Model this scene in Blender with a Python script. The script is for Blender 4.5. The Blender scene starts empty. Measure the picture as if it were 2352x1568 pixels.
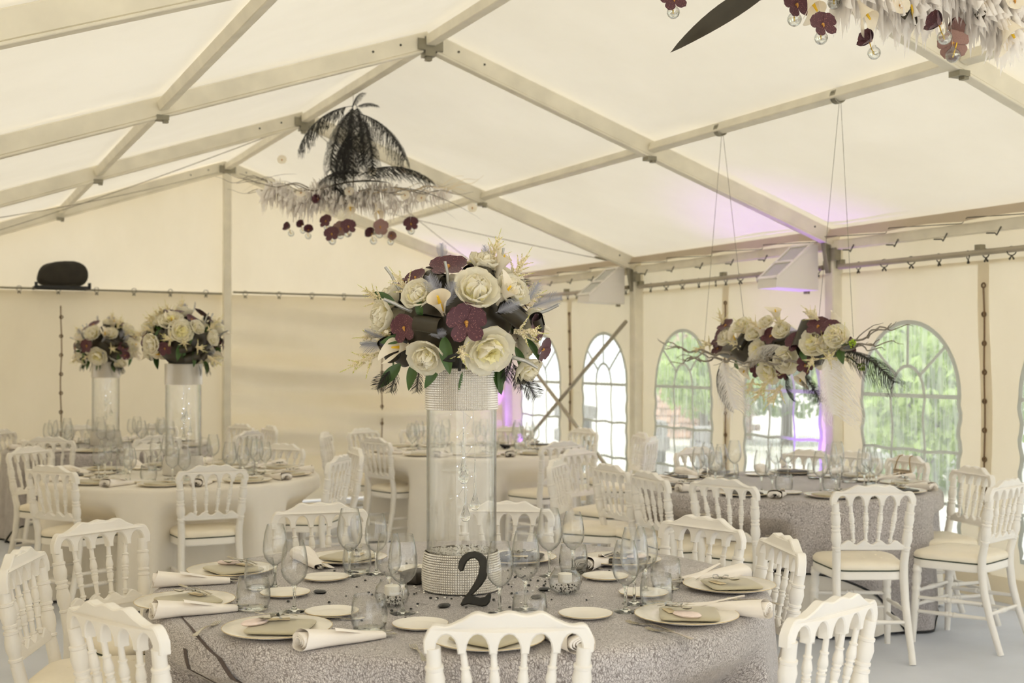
import bpy, math, random
from math import sin, cos, pi, sqrt, atan2, hypot, exp
from mathutils import Vector, Matrix, Euler

SC = bpy.context.scene
COL = SC.collection
R0 = random.Random(7)

# ------------------------------------------------------------------ camera, sky, sun, exposure
CAM = Vector((-3.0925, -7.705, 1.6475)); YAW = 0.45; PITCH = 0.0136
FWD = Vector((sin(YAW), cos(YAW), 0)); RGT = Vector((cos(YAW), -sin(YAW), 0))
cd = bpy.data.cameras.new('camera'); cam = bpy.data.objects.new('camera', cd); COL.objects.link(cam)
cam.location = CAM; cam.rotation_euler = (pi/2 + PITCH, 0, -YAW)
cd.sensor_width = 36; cd.lens = 2817.2/2352*36; cd.clip_start = 0.05; cd.clip_end = 300
cd.dof.use_dof = True; cd.dof.focus_distance = 4.5; cd.dof.aperture_fstop = 3.6
SC.camera = cam

w = bpy.data.worlds.new('world'); SC.world = w; w.use_nodes = True
bg = w.node_tree.nodes['Background']; bg.inputs[0].default_value = (0.96, 0.98, 1.0, 1); bg.inputs[1].default_value = 2.1
sd = bpy.data.lights.new('sun', 'SUN'); sun = bpy.data.objects.new('sun', sd); COL.objects.link(sun)
sd.energy = 4.0; sd.angle = math.radians(8); sd.color = (1, 0.95, 0.86)
sun.rotation_euler = Vector((-0.30, -0.45, 1.0)).to_track_quat('Z', 'Y').to_euler(); sun.location = (0, 0, 12)

vs = SC.view_settings
vs.view_transform = 'Standard'; vs.look = 'None'; vs.gamma = 1; vs.use_curve_mapping = False
vs.exposure = -0.38
SC.display_settings.display_device = 'sRGB'
cy = SC.cycles
cy.max_bounces = 14; cy.diffuse_bounces = 6; cy.glossy_bounces = 3; cy.transmission_bounces = 12
cy.transparent_max_bounces = 32; cy.caustics_reflective = False
cy.use_adaptive_sampling = True; cy.adaptive_threshold = 0.12; cy.adaptive_min_samples = 12
cy.use_denoising = True

# ------------------------------------------------------------------ helpers
KIDS = {}
def link(o, parent=None):
    COL.objects.link(o)
    if parent is not None:
        o.parent = parent; KIDS.setdefault(parent, []).append(o)
    return o
def tag(o, label=None, cat=None, group=None, kind=None):
    if label: o['label'] = label
    if cat: o['category'] = cat
    if group: o['group'] = group
    if kind: o['kind'] = kind
    return o
def thing(name, label, cat, loc=(0, 0, 0), rz=0, group=None):
    o = bpy.data.objects.new(name, None); link(o); o.empty_display_size = 0.05
    o.location = loc; o.rotation_euler = (0, 0, rz)
    return tag(o, label, cat, group)
def copy_tree(o, parent=None):
    c = o.copy(); link(c, parent)
    for k in KIDS.get(o, []): copy_tree(k, c)
    return c
def inst(name, me, parent=None, loc=(0, 0, 0), rot=(0, 0, 0), sc=1.0):
    o = bpy.data.objects.new(name, me); link(o, parent)
    o.location = loc
    if isinstance(rot, Matrix): o.rotation_euler = rot.to_euler()
    else: o.rotation_euler = rot
    o.scale = (sc, sc, sc) if not hasattr(sc, '__len__') else sc
    return o

class MB:
    def __init__(s): s.v = []; s.f = []; s.mi = []; s.cm = 0
    def add(s, vs, fs):
        n = len(s.v); s.v += [tuple(p) for p in vs]
        for f in fs: s.f.append([i+n for i in f]); s.mi.append(s.cm)
        return s
    def box(s, c, d, rot=None):
        x, y, z = d[0]/2, d[1]/2, d[2]/2
        P = [Vector((a*x, b*y, e*z)) for a in (-1, 1) for b in (-1, 1) for e in (-1, 1)]
        if rot is not None: P = [rot @ p for p in P]
        P = [p+Vector(c) for p in P]
        return s.add(P, [(0, 1, 3, 2), (4, 6, 7, 5), (0, 4, 5, 1), (2, 3, 7, 6), (0, 2, 6, 4), (1, 5, 7, 3)])
    def beam(s, p0, p1, w, h, up=(0, 0, 1), ch=0.004):
        p0, p1 = Vector(p0), Vector(p1); t = (p1-p0).normalized(); u = Vector(up)
        sx = t.cross(u)
        if sx.length < 1e-4: sx = t.cross(Vector((1, 0, 0)))
        sx.normalize(); u = sx.cross(t).normalized()
        a, b = w/2, h/2
        prof = [(-a+ch, -b), (a-ch, -b), (a, -b+ch), (a, b-ch), (a-ch, b), (-a+ch, b), (-a, b-ch), (-a, -b+ch)]
        P = [p+sx*x+u*y for p in (p0, p1) for x, y in prof]
        F = [(i, (i+1) % 8, 8+(i+1) % 8, 8+i) for i in range(8)]+[tuple(range(7, -1, -1)), tuple(range(8, 16))]
        return s.add(P, F)
    def tube(s, pts, r, n=8, cap=True, flat=1.0, closed=False):
        P = [Vector(p) for p in pts]; m = len(P)
        rr = r if hasattr(r, '__len__') else [r]*m
        T = []
        for i in range(m):
            a = P[(i-1) % m] if (closed or i > 0) else P[i]; b = P[(i+1) % m] if (closed or i < m-1) else P[i]
            t = (b-a); T.append(t.normalized() if t.length > 1e-9 else Vector((0, 0, 1)))
        u = T[0].cross(Vector((0, 0, 1)))
        if u.length < 0.05: u = T[0].cross(Vector((1, 0, 0)))
        u.normalize(); V = []
        for i in range(m):
            u = u-T[i]*u.dot(T[i])
            if u.length < 1e-6: u = T[i].orthogonal()
            u.normalize(); w2 = T[i].cross(u)
            for k in range(n):
                a = 2*pi*k/n; V.append(P[i]+(u*cos(a)+w2*(sin(a)*flat))*rr[i])
        F = []
        for i in range(m if closed else m-1):
            j = (i+1) % m
            for k in range(n): F.append((i*n+k, i*n+(k+1) % n, j*n+(k+1) % n, j*n+k))
        if cap and not closed:
            F.append(tuple(range(n-1, -1, -1))); F.append(tuple((m-1)*n+k for k in range(n)))
        return s.add(V, F)
    def lathe(s, prof, n=20, c=(0, 0, 0), M=None):
        V = []; F = []; m = len(prof)
        for r, z in prof:
            for k in range(n):
                a = 2*pi*k/n; p = Vector((r*cos(a), r*sin(a), z))
                if M is not None: p = M @ p
                V.append(p+Vector(c))
        for i in range(m-1):
            for k in range(n):
                k2 = (k+1) % n
                if prof[i][0] < 1e-6: F.append((i*n, (i+1)*n+k2, (i+1)*n+k))
                elif prof[i+1][0] < 1e-6: F.append((i*n+k, i*n+k2, (i+1)*n))
                else: F.append((i*n+k, i*n+k2, (i+1)*n+k2, (i+1)*n+k))
        return s.add(V, F)
    def grid(s, fn, nu, nv, cu=False):
        V = [fn(i/nu, j/nv) for j in range(nv+1) for i in range(nu if cu else nu+1)]
        k = nu if cu else nu+1; F = []
        for j in range(nv):
            for i in range(nu):
                i2 = (i+1) % k; F.append((j*k+i, j*k+i2, (j+1)*k+i2, (j+1)*k+i))
        return s.add(V, F)
    def extrude(s, pts, d, M=None):
        """closed outline pts (x,z) extruded along y from -d/2 to d/2 with a small bevel"""
        if sum(pts[i-1][0]*pts[i][1]-pts[i][0]*pts[i-1][1] for i in range(len(pts))) < 0: pts = pts[::-1]
        n = len(pts); b = min(0.004, d*0.3)
        cx = sum(p[0] for p in pts)/n; cz = sum(p[1] for p in pts)/n
        def ins(i):
            x0, z0 = pts[i-1]; x1, z1 = pts[i]; x2, z2 = pts[(i+1) % n]
            tx, tz = x2-x0, z2-z0; L = hypot(tx, tz) or 1
            return (x1-tz/L*b, z1+tx/L*b)
        I = [ins(i) for i in range(n)]
        V = [(x, -d/2, z) for x, z in I]+[(x, -d/2+b, z) for x, z in pts]+[(x, d/2-b, z) for x, z in pts]+[(x, d/2, z) for x, z in I]
        if M is not None: V = [M @ Vector(p) for p in V]
        F = []
        for k in range(3):
            for i in range(n): F.append((k*n+i, k*n+(i+1) % n, (k+1)*n+(i+1) % n, (k+1)*n+i))
        base = len(s.v); s.add(V, F)
        from mathutils.geometry import tessellate_polygon
        tr = tessellate_polygon([[Vector((x, 0, z)) for x, z in I]])
        for t in tr:
            s.f.append([base+i for i in t]); s.mi.append(s.cm)
            s.f.append([base+3*n+i for i in reversed(t)]); s.mi.append(s.cm)
        return s
    def mesh(s, name, mat, smooth=40):
        me = bpy.data.meshes.new(name); me.from_pydata(s.v, [], s.f)
        for m in (mat if isinstance(mat, (list, tuple)) else [mat]): me.materials.append(m)
        if s.cm: me.polygons.foreach_set('material_index', s.mi)
        if smooth:
            me.shade_smooth()
            if smooth < 180: me.set_sharp_from_angle(angle=math.radians(smooth))
        me.update(); return me
    def build(s, name, mat, parent=None, smooth=40, loc=(0, 0, 0)):
        o = bpy.data.objects.new(name, s.mesh(name, mat, smooth)); link(o, parent); o.location = loc
        return o

def lin(c):
    return tuple(((v/255)/12.92 if v/255 <= 0.04045 else ((v/255+0.055)/1.055)**2.4) for v in c)+(1.0,)

# ------------------------------------------------------------------ materials
def nodes(name):
    m = bpy.data.materials.new(name); m.use_nodes = True; nt = m.node_tree; nt.nodes.clear()
    out = nt.nodes.new('ShaderNodeOutputMaterial'); return m, nt, out
def N(nt, t, **kw):
    n = nt.nodes.new(t)
    for k, v in kw.items():
        if k.startswith('i_'):
            key = k[2:]; n.inputs[int(key) if key.isdigit() else key.replace('_', ' ')].default_value = v
        else: setattr(n, k, v)
    return n
def pbr(name, col, rough=0.5, metal=0.0, spec=0.5, noise=0.0, nscale=8.0, bump=0.0, bscale=60.0, trans=0.0, sheen=0.0, coat=0.0):
    m, nt, out = nodes(name); L = nt.links.new
    b = N(nt, 'ShaderNodeBsdfPrincipled', i_Roughness=rough, i_Metallic=metal)
    b.inputs['Specular IOR Level'].default_value = spec
    b.inputs['Coat Weight'].default_value = coat
    b.inputs['Sheen Weight'].default_value = sheen
    tc = N(nt, 'ShaderNodeTexCoord')
    if noise:
        nz = N(nt, 'ShaderNodeTexNoise', i_Scale=nscale, i_Detail=4.0); L(tc.outputs['Object'], nz.inputs['Vector'])
        r = N(nt, 'ShaderNodeValToRGB')
        r.color_ramp.elements[0].color = tuple(c*(1-noise) for c in col[:3])+(1,); r.color_ramp.elements[0].position = 0.3
        r.color_ramp.elements[1].color = tuple(min(1, c*(1+noise*0.6)) for c in col[:3])+(1,); r.color_ramp.elements[1].position = 0.7
        L(nz.outputs[0], r.inputs[0]); L(r.outputs[0], b.inputs['Base Color'])
    else: b.inputs['Base Color'].default_value = col
    if bump:
        nb = N(nt, 'ShaderNodeTexNoise', i_Scale=bscale, i_Detail=3.0); L(tc.outputs['Object'], nb.inputs['Vector'])
        bp = N(nt, 'ShaderNodeBump', i_Strength=bump, i_Distance=0.01); L(nb.outputs[0], bp.inputs['Height']); L(bp.outputs[0], b.inputs['Normal'])
    sh = b.outputs[0]
    if trans:
        t = N(nt, 'ShaderNodeBsdfTranslucent', i_Color=col); mx = N(nt, 'ShaderNodeMixShader', i_0=trans)
        L(sh, mx.inputs[1]); L(t.outputs[0], mx.inputs[2]); sh = mx.outputs[0]
    L(sh, out.inputs[0]); return m
def fabric(name, refl, tran, mix, stain=0.06, scale=1.2, bump=0.15, stretch=(1, 1, 1)):
    """thin tent sheeting: part of the light is reflected, part goes through"""
    m, nt, out = nodes(name); L = nt.links.new
    tc = N(nt, 'ShaderNodeTexCoord'); mp = N(nt, 'ShaderNodeMapping', i_Scale=stretch); L(tc.outputs['Object'], mp.inputs[0])
    nz = N(nt, 'ShaderNodeTexNoise', i_Scale=scale, i_Detail=5.0, i_Roughness=0.6); L(mp.outputs[0], nz.inputs['Vector'])
    r = N(nt, 'ShaderNodeValToRGB'); r.color_ramp.elements[0].color = (1-stain*2, 1-stain*2.2, 1-stain*2.8, 1); r.color_ramp.elements[1].color = (1, 1, 1, 1)
    r.color_ramp.elements[0].position = 0.3; r.color_ramp.elements[1].position = 0.62; L(nz.outputs[0], r.inputs[0])
    def tint(c):
        k = N(nt, 'ShaderNodeMix', data_type='RGBA', blend_type='MULTIPLY', i_0=1.0); k.inputs[6].default_value = c; L(r.outputs[0], k.inputs[7]); return k.outputs[2]
    d = N(nt, 'ShaderNodeBsdfDiffuse'); t = N(nt, 'ShaderNodeBsdfTranslucent'); L(tint(refl), d.inputs[0]); L(tint(tran), t.inputs[0])
    nb = N(nt, 'ShaderNodeTexNoise', i_Scale=scale*3, i_Detail=3.0); L(mp.outputs[0], nb.inputs['Vector'])
    bp = N(nt, 'ShaderNodeBump', i_Strength=bump, i_Distance=0.05); L(nb.outputs[0], bp.inputs['Height']); L(bp.outputs[0], d.inputs['Normal'])
    mx = N(nt, 'ShaderNodeMixShader', i_0=mix); L(d.outputs[0], mx.inputs[1]); L(t.outputs[0], mx.inputs[2]); L(mx.outputs[0], out.inputs[0]); return m
def glass(name, col=(1, 1, 1, 1), ior=1.45, rough=0.0):
    m, nt, out = nodes(name); g = N(nt, 'ShaderNodeBsdfGlass', i_IOR=ior, i_Roughness=rough, i_Color=col); nt.links.new(g.outputs[0], out.inputs[0]); return m
def thin_glass(name, mid=(0.996, 0.998, 0.997, 1), edge=(0.74, 0.77, 0.77, 1), gl=0.9):
    """a thin clear wall: straight-through light, darker and more reflecting towards its edges"""
    m, nt, out = nodes(name); L = nt.links.new
    t = N(nt, 'ShaderNodeBsdfTransparent'); g = N(nt, 'ShaderNodeBsdfGlossy', i_Roughness=0.03)
    lw = N(nt, 'ShaderNodeLayerWeight', i_Blend=0.5); pw = N(nt, 'ShaderNodeMath', operation='POWER'); pw.inputs[1].default_value = 2.6
    mt = N(nt, 'ShaderNodeMath', operation='MULTIPLY_ADD'); mt.inputs[1].default_value = gl; mt.inputs[2].default_value = 0.05
    cm = N(nt, 'ShaderNodeMix', data_type='RGBA'); cm.inputs[6].default_value = mid; cm.inputs[7].default_value = edge; L(pw.outputs[0], cm.inputs[0]); L(cm.outputs[2], t.inputs[0])
    L(lw.outputs['Facing'], pw.inputs[0]); L(pw.outputs[0], mt.inputs[0]); mx = N(nt, 'ShaderNodeMixShader'); L(mt.outputs[0], mx.inputs[0]); L(t.outputs[0], mx.inputs[1]); L(g.outputs[0], mx.inputs[2]); L(mx.outputs[0], out.inputs[0]); return m
def film(name):
    """slightly streaky clear window film"""
    m, nt, out = nodes(name); L = nt.links.new
    tc = N(nt, 'ShaderNodeTexCoord'); mp = N(nt, 'ShaderNodeMapping', i_Scale=(1, 14, 1.2)); L(tc.outputs['Object'], mp.inputs[0])
    nz = N(nt, 'ShaderNodeTexNoise', i_Scale=3.0, i_Detail=3.0); L(mp.outputs[0], nz.inputs['Vector'])
    r = N(nt, 'ShaderNodeMapRange', i_1=0.35, i_2=0.75, i_3=0.16, i_4=0.46); L(nz.outputs[0], r.inputs[0])
    t = N(nt, 'ShaderNodeBsdfTransparent', i_Color=(0.93, 0.97, 0.97, 1)); d = N(nt, 'ShaderNodeBsdfTranslucent', i_Color=(0.9, 0.93, 0.93, 1))
    g = N(nt, 'ShaderNodeBsdfGlossy', i_Roughness=0.12); bp = N(nt, 'ShaderNodeBump', i_Strength=0.25, i_Distance=0.02); L(nz.outputs[0], bp.inputs['Height']); L(bp.outputs[0], g.inputs['Normal'])
    m1 = N(nt, 'ShaderNodeMixShader'); L(r.outputs[0], m1.inputs[0]); L(t.outputs[0], m1.inputs[1]); L(d.outputs[0], m1.inputs[2])
    m2 = N(nt, 'ShaderNodeMixShader', i_0=0.05); L(m1.outputs[0], m2.inputs[1]); L(g.outputs[0], m2.inputs[2]); L(m2.outputs[0], out.inputs[0]); return m
def emit(name, col, s):
    m, nt, out = nodes(name); e = N(nt, 'ShaderNodeEmission', i_0=col, i_1=s); nt.links.new(e.outputs[0], out.inputs[0]); return m
def crinkle(name, lo, hi, scale=38.0):
    """crinkled grey organza: a net of dark creases over a pale silvery ground"""
    m, nt, out = nodes(name); L = nt.links.new
    tc = N(nt, 'ShaderNodeTexCoord')
    nz = N(nt, 'ShaderNodeTexNoise', i_Scale=9.0, i_Detail=3.0); L(tc.outputs['UV'], nz.inputs['Vector'])
    ad = N(nt, 'ShaderNodeMix', data_type='RGBA', blend_type='ADD', i_0=0.10); L(tc.outputs['UV'], ad.inputs[6]); L(nz.outputs['Color'], ad.inputs[7])
    mp = N(nt, 'ShaderNodeMapping', i_Scale=(2.3, 1.0, 1.0)); L(ad.outputs[2], mp.inputs[0])
    v = N(nt, 'ShaderNodeTexVoronoi', feature='DISTANCE_TO_EDGE', i_Scale=scale); L(mp.outputs[0], v.inputs['Vector'])
    v2 = N(nt, 'ShaderNodeTexVoronoi', feature='DISTANCE_TO_EDGE', i_Scale=scale*2.3); L(mp.outputs[0], v2.inputs['Vector'])
    mi = N(nt, 'ShaderNodeMath', operation='MINIMUM'); L(v.outputs[0], mi.inputs[0]); m3 = N(nt, 'ShaderNodeMath', operation='MULTIPLY'); m3.inputs[1].default_value = 1.6
    L(v2.outputs[0], m3.inputs[0]); L(m3.outputs[0], mi.inputs[1])
    r = N(nt, 'ShaderNodeValToRGB'); e = r.color_ramp.elements; e[0].color = lo; e[0].position = 0.0; e[1].color = hi; e[1].position = 0.16
    L(mi.outputs[0], r.inputs[0])
    n2 = N(nt, 'ShaderNodeTexNoise', i_Scale=3.0, i_Detail=2.0); L(tc.outputs['UV'], n2.inputs['Vector'])
    mr = N(nt, 'ShaderNodeMapRange', i_1=0.3, i_2=0.7, i_3=0.82, i_4=1.05); L(n2.outputs[0], mr.inputs[0])
    mu = N(nt, 'ShaderNodeMix', data_type='RGBA', blend_type='MULTIPLY', i_0=1.0); L(r.outputs[0], mu.inputs[6]); L(mr.outputs[0], mu.inputs[7])
    b = N(nt, 'ShaderNodeBsdfPrincipled', i_Roughness=0.42); b.inputs['Sheen Weight'].default_value = 0.3; L(mu.outputs[2], b.inputs['Base Color'])
    bp = N(nt, 'ShaderNodeBump', i_Strength=0.55, i_Distance=0.006); L(mi.outputs[0], bp.inputs['Height']); L(bp.outputs[0], b.inputs['Normal'])
    L(b.outputs[0], out.inputs[0]); return m

M = {}
M['roof'] = fabric('roof_fabric', (0.84, 0.80, 0.70, 1), (0.88, 0.82, 0.69, 1), 0.25, 0.03, 0.8, 0.1)
M['wall'] = fabric('wall_fabric', (0.84, 0.78, 0.65, 1), (0.90, 0.81, 0.63, 1), 0.33, 0.04, 1.0, 0.2, (1, 1, 0.5))
M['curtain'] = fabric('curtain_fabric', (0.82, 0.75, 0.60, 1), (0.82, 0.72, 0.52, 1), 0.19, 0.04, 1.0, 0.25, (1, 1, 0.5))
M['left_wall'] = fabric('left_wall_fabric', (0.80, 0.73, 0.60, 1), (0.8, 0.7, 0.5, 1), 0.14, 0.04, 1.0, 0.2)
M['hem'] = fabric('hem_fabric', (0.60, 0.52, 0.42, 1), (0.5, 0.42, 0.3, 1), 0.25, 0.05)
M['film'] = film('window_film')
M['bar'] = pbr('window_bar_white', lin((222, 226, 222)), 0.5, trans=0.3)
M['alu'] = pbr('painted_aluminium', lin((232, 226, 208)), 0.42, spec=0.4, noise=0.10, nscale=5)
M['alu_rail'] = pbr('rail_aluminium', lin((176, 168, 150)), 0.35, metal=0.4, noise=0.1, nscale=6)
M['joint'] = pbr('joint_metal', lin((150, 145, 128)), 0.4, metal=0.5, noise=0.15, nscale=14)
M['dark_metal'] = pbr('dark_metal', lin((70, 68, 60)), 0.4, metal=0.7)
M['eyelet'] = pbr('eyelet_brass', lin((118, 96, 70)), 0.5, metal=0.4)
M['cord'] = pbr('cord_brown', lin((128, 104, 78)), 0.8)
M['floor'] = pbr('floor_vinyl', (0.64, 0.67, 0.74, 1), 0.5, spec=0.35, noise=0.08, nscale=2.2, bump=0.05, bscale=200)
M['paint'] = pbr('white_lacquer', lin((243, 239, 231)), 0.32, spec=0.45, noise=0.03, nscale=9)
M['cushion'] = pbr('cream_leatherette', lin((247, 238, 218)), 0.45, spec=0.35, noise=0.05, nscale=6, bump=0.05, bscale=90)
M['cushion_shadow'] = pbr('painted_cushion_shadow', lin((62, 70, 54)), 0.7)  # dark green tone painted in as the shadow under the seat cushion
M['white_cloth'] = pbr('white_table_linen', lin((238, 232, 220)), 0.85, spec=0.15, noise=0.04, nscale=3, bump=0.04, bscale=150, sheen=0.1)
M['crinkle'] = crinkle('grey_crinkle_organza', lin((104, 92, 88)), lin((238, 232, 230)), 78.0)
M['black_hem'] = pbr('black_satin', (0.012, 0.012, 0.012, 1), 0.5)
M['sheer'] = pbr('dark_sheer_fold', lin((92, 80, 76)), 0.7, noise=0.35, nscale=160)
# ------------------------------------------------------------------ the tent
W = 3.519; HE = 2.592; HR = 3.80; YB = 6.12; YF = -9.0; SL = (HR-HE)/W
TR = [-9.0, -6.0, -3.0, 0.0, 3.0, 6.0]
def zr(x): return HR-SL*abs(x)

# floor and ground
mb = MB(); mb.grid(lambda u, v: (-W+2*W*u, YF+(YB-YF)*v, 0), 8, 16)
fl = mb.build('floor', M['floor'], smooth=0); tag(fl, 'smooth pale grey floor covering of the tent', None, None, 'structure')

# roof sheet, sagging a little between the rafters
def roof_pt(u, v):
    x = -W*1.02+2*W*1.02*u; y = YF+(YB+0.25-YF)*v
    b = abs(sin(pi*(y-YF)/3.0)); c = abs(sin(pi*min(1, abs(x)/W)))
    wr = 0.012*sin(7*x+2.2*y)*sin(1.9*y+x*2)*b
    return (x, y, zr(x)+0.085-0.035*b*c+wr*0.6)
mb = MB(); mb.grid(roof_pt, 64, 120)
ro = mb.build('ceiling', M['roof'], smooth=180); tag(ro, 'cream translucent roof sheeting of the tent', None, None, 'structure')
for s in (-1, 1):                      # hem of the roof sheet, laced to the eaves beam
    mb = MB()
    mb.grid(lambda u, v: (s*(W-0.10-0.05*v+0.02*abs(sin(pi*u*20))*v), YF+(YB-YF)*u, zr(W-0.1)+0.045-0.085*v+0.02*abs(sin(pi*u*20))*v), 200, 2)
    mb.build('roof_hem', M['hem'], ro, 180)
mb = MB(); k = 0; y = -3.0
while y < 6:
    mb.tube([(W-0.15, y, zr(W)+0.02), (W-0.075, y+0.12, 2.585)], 0.003, 4); mb.tube([(W-0.075, y+0.12, 2.585), (W-0.15, y+0.75, zr(W)+0.02)], 0.003, 4); y += 0.75
tag(mb.build('lacing_cord', M['dark_metal'], ro), kind='stuff')

# frame
frame = thing('tent_frame', 'white painted aluminium frame of rafters, purlins and posts carrying the tent', 'tent frame')
def part(name, mat, fn, parent=frame, smooth=40):
    mb = MB(); fn(mb); return mb.build(name, mat, parent, smooth)
for i, y in enumerate(TR):
    yy = y if y < 5.9 else 6.05
    for s in (-1, 1):
        def raf(m):
            m.beam((0, yy, HR), (s*W, yy, HE), 0.06, 0.115, ch=0.006)
            m.beam((s*0.05, yy, HR-0.085), (s*W, yy, HE-0.068), 0.072, 0.014, ch=0.003)
        rf = part('rafter', M['alu'], raf)
        for t in (0.06, 0.115, 0.93, 0.985):      # bolt holes
            for fs in (-1,):
                mb = MB(); mb.lathe([(0, -0.003), (0.008, -0.003), (0.008, 0.003), (0, 0.003)], 10, (s*W*t, yy+fs*0.031, HR+(HE-HR)*t+0.01), Matrix.Rotation(pi/2, 3, 'X'))
                mb.build('bolt', M['dark_metal'], rf)
        part('post', M['alu'], lambda m: m.beam((s*(W-0.03), yy, 0), (s*(W-0.03), yy, HE-0.03), 0.11, 0.105, (0, 1, 0), 0.008))
        part('knee_bracket', M['joint'], lambda m: (m.beam((s*(W-0.10), yy, HE-0.02), (s*(W-0.055), yy, HE-0.26), 0.09, 0.05, (0, 1, 0)), m.box((s*(W-0.07), yy-0.03, HE-0.12), (0.06, 0.13, 0.10))))
        part('purlin_bracket', M['joint'], lambda m: (m.box((s*W/2, yy, (HR+HE)/2-0.075), (0.075, 0.075, 0.03)), m.box((s*W/2+0.02, yy-0.01, (HR+HE)/2-0.095), (0.03, 0.04, 0.02))))
    part('ridge_bracket', M['joint'], lambda m: (m.box((0, yy, HR-0.05), (0.075, 0.09, 0.13)), m.box((0, yy, HR-0.125), (0.04, 0.04, 0.03)), m.beam((-0.09, yy-0.04, HR-0.04), (0.09, yy-0.04, HR-0.04), 0.012, 0.08)))
for a, b in zip(TR[:-1], TR[1:]):
    b = b if b < 5.9 else 6.05
    part('ridge_purlin', M['alu'], lambda m: m.beam((0, a+0.05, HR-0.01), (0, b-0.05, HR-0.01), 0.07, 0.07))
    for s in (-1, 1):
        part('purlin', M['alu'], lambda m: m.beam((s*W/2, a+0.04, (HR+HE)/2-0.0), (s*W/2, b-0.04, (HR+HE)/2-0.0), 0.062, 0.062, (s*SL, 0, 1)))
        eb = part('eaves_beam', M['alu'], lambda m: m.beam((s*(W-0.045), a+0.055, 2.545), (s*(W-0.045), b-0.055, 2.545), 0.075, 0.075))
        if s > 0:
            for k in range(6):
                mb = MB(); y0 = a+0.3+k*0.48
                mb.tube([(W-0.09, y0, 2.53), (W-0.10, y0+0.01, 2.50), (W-0.10, y0+0.03, 2.475), (W-0.09, y0+0.05, 2.49), (W-0.085, y0+0.13, 2.497)], 0.005, 5)
                mb.build('hook', M['dark_metal'], eb)
gp = part('gable_post', M['alu'], lambda m: m.beam((0, 6.03, 0), (0, 6.03, HR-0.09), 0.085, 0.09, (0, 1, 0), 0.006))
for (ya, za), (yb, zb) in (((3.06, 2.02), (5.95, 0.32)), ((5.95, 2.02), (3.06, 0.32))):
    part('cross_brace', M['alu_rail'], lambda m: m.tube([(W-0.12 if ya < 4 else W-0.15, ya, za), (W-0.12 if ya < 4 else W-0.15, yb, zb)], 0.022, 10))
for s in (-1, 1):                      # roof wires in the last bay
    for ya, yb in ((3.06, 5.95), (5.95, 3.06)):
        def wire(m):
            p0 = Vector((s*(W-0.25), ya, zr(W-0.25)-0.05)); p1 = Vector((s*0.12, yb, zr(0.12)-0.05))
            m.tube([p0.lerp(p1, t)-Vector((0, 0, 0.05*sin(pi*t))) for t in [i/8 for i in range(9)]], 0.004, 5)
            d = (p1-p0).normalized(); m.tube([p0+d*0.08, p0+d*0.10, p0+d*0.2, p0+d*0.22], [0.006, 0.016, 0.016, 0.006], 6)
        part('bracing_wire', M['joint'], wire)

# right-hand wall of laced panels
def wx(y, z): return W+0.008+0.014*sin(3.1*y+0.8*sin(2*z))*sin(0.9*z+0.6)+0.007*sin(9*y)*max(0, 1-z/2.4)
wall_r = tag(bpy.data.objects.new('wall_right', None), 'cream fabric side wall of laced panels with arched windows', None, None, 'structure'); link(wall_r)
ZT = 2.325
def hole(c):
    P = []
    for k in range(25):
        a = pi*k/24; P.append((c-0.485*cos(a), 1.37+0.545*sin(a)))
    n = 20
    for k in range(1, n+1): P.append((c+0.485+0.012*sin(k*1.5)*(k < n), 1.37-1.08*k/n))
    for k in range(1, 9): P.append((c+0.485-0.97*k/9, 0.29))
    for k in range(n, 0, -1): P.append((c-0.485+0.012*sin(k*1.5+1)*(k < n), 1.37-1.08*k/n))
    return P
win_n = 0
RB = random.Random(3)
lace_me = {}
def eyelet_mesh():
    m = MB(); m.tube([(0, 0.016*cos(a), 0.016*sin(a)) for a in [2*pi*k/12 for k in range(12)]], 0.006, 6, closed=True); return m.mesh('eyelet', M['eyelet'])
EY = eyelet_mesh()
ROMAN = ['nearest the camera', 'second from the right edge', 'beside the first post', 'left of the first post', 'between two posts', 'right of the crossed braces', 'behind the crossed braces', 'in the far corner']
y0 = -4.5; pi_ = 0
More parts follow.
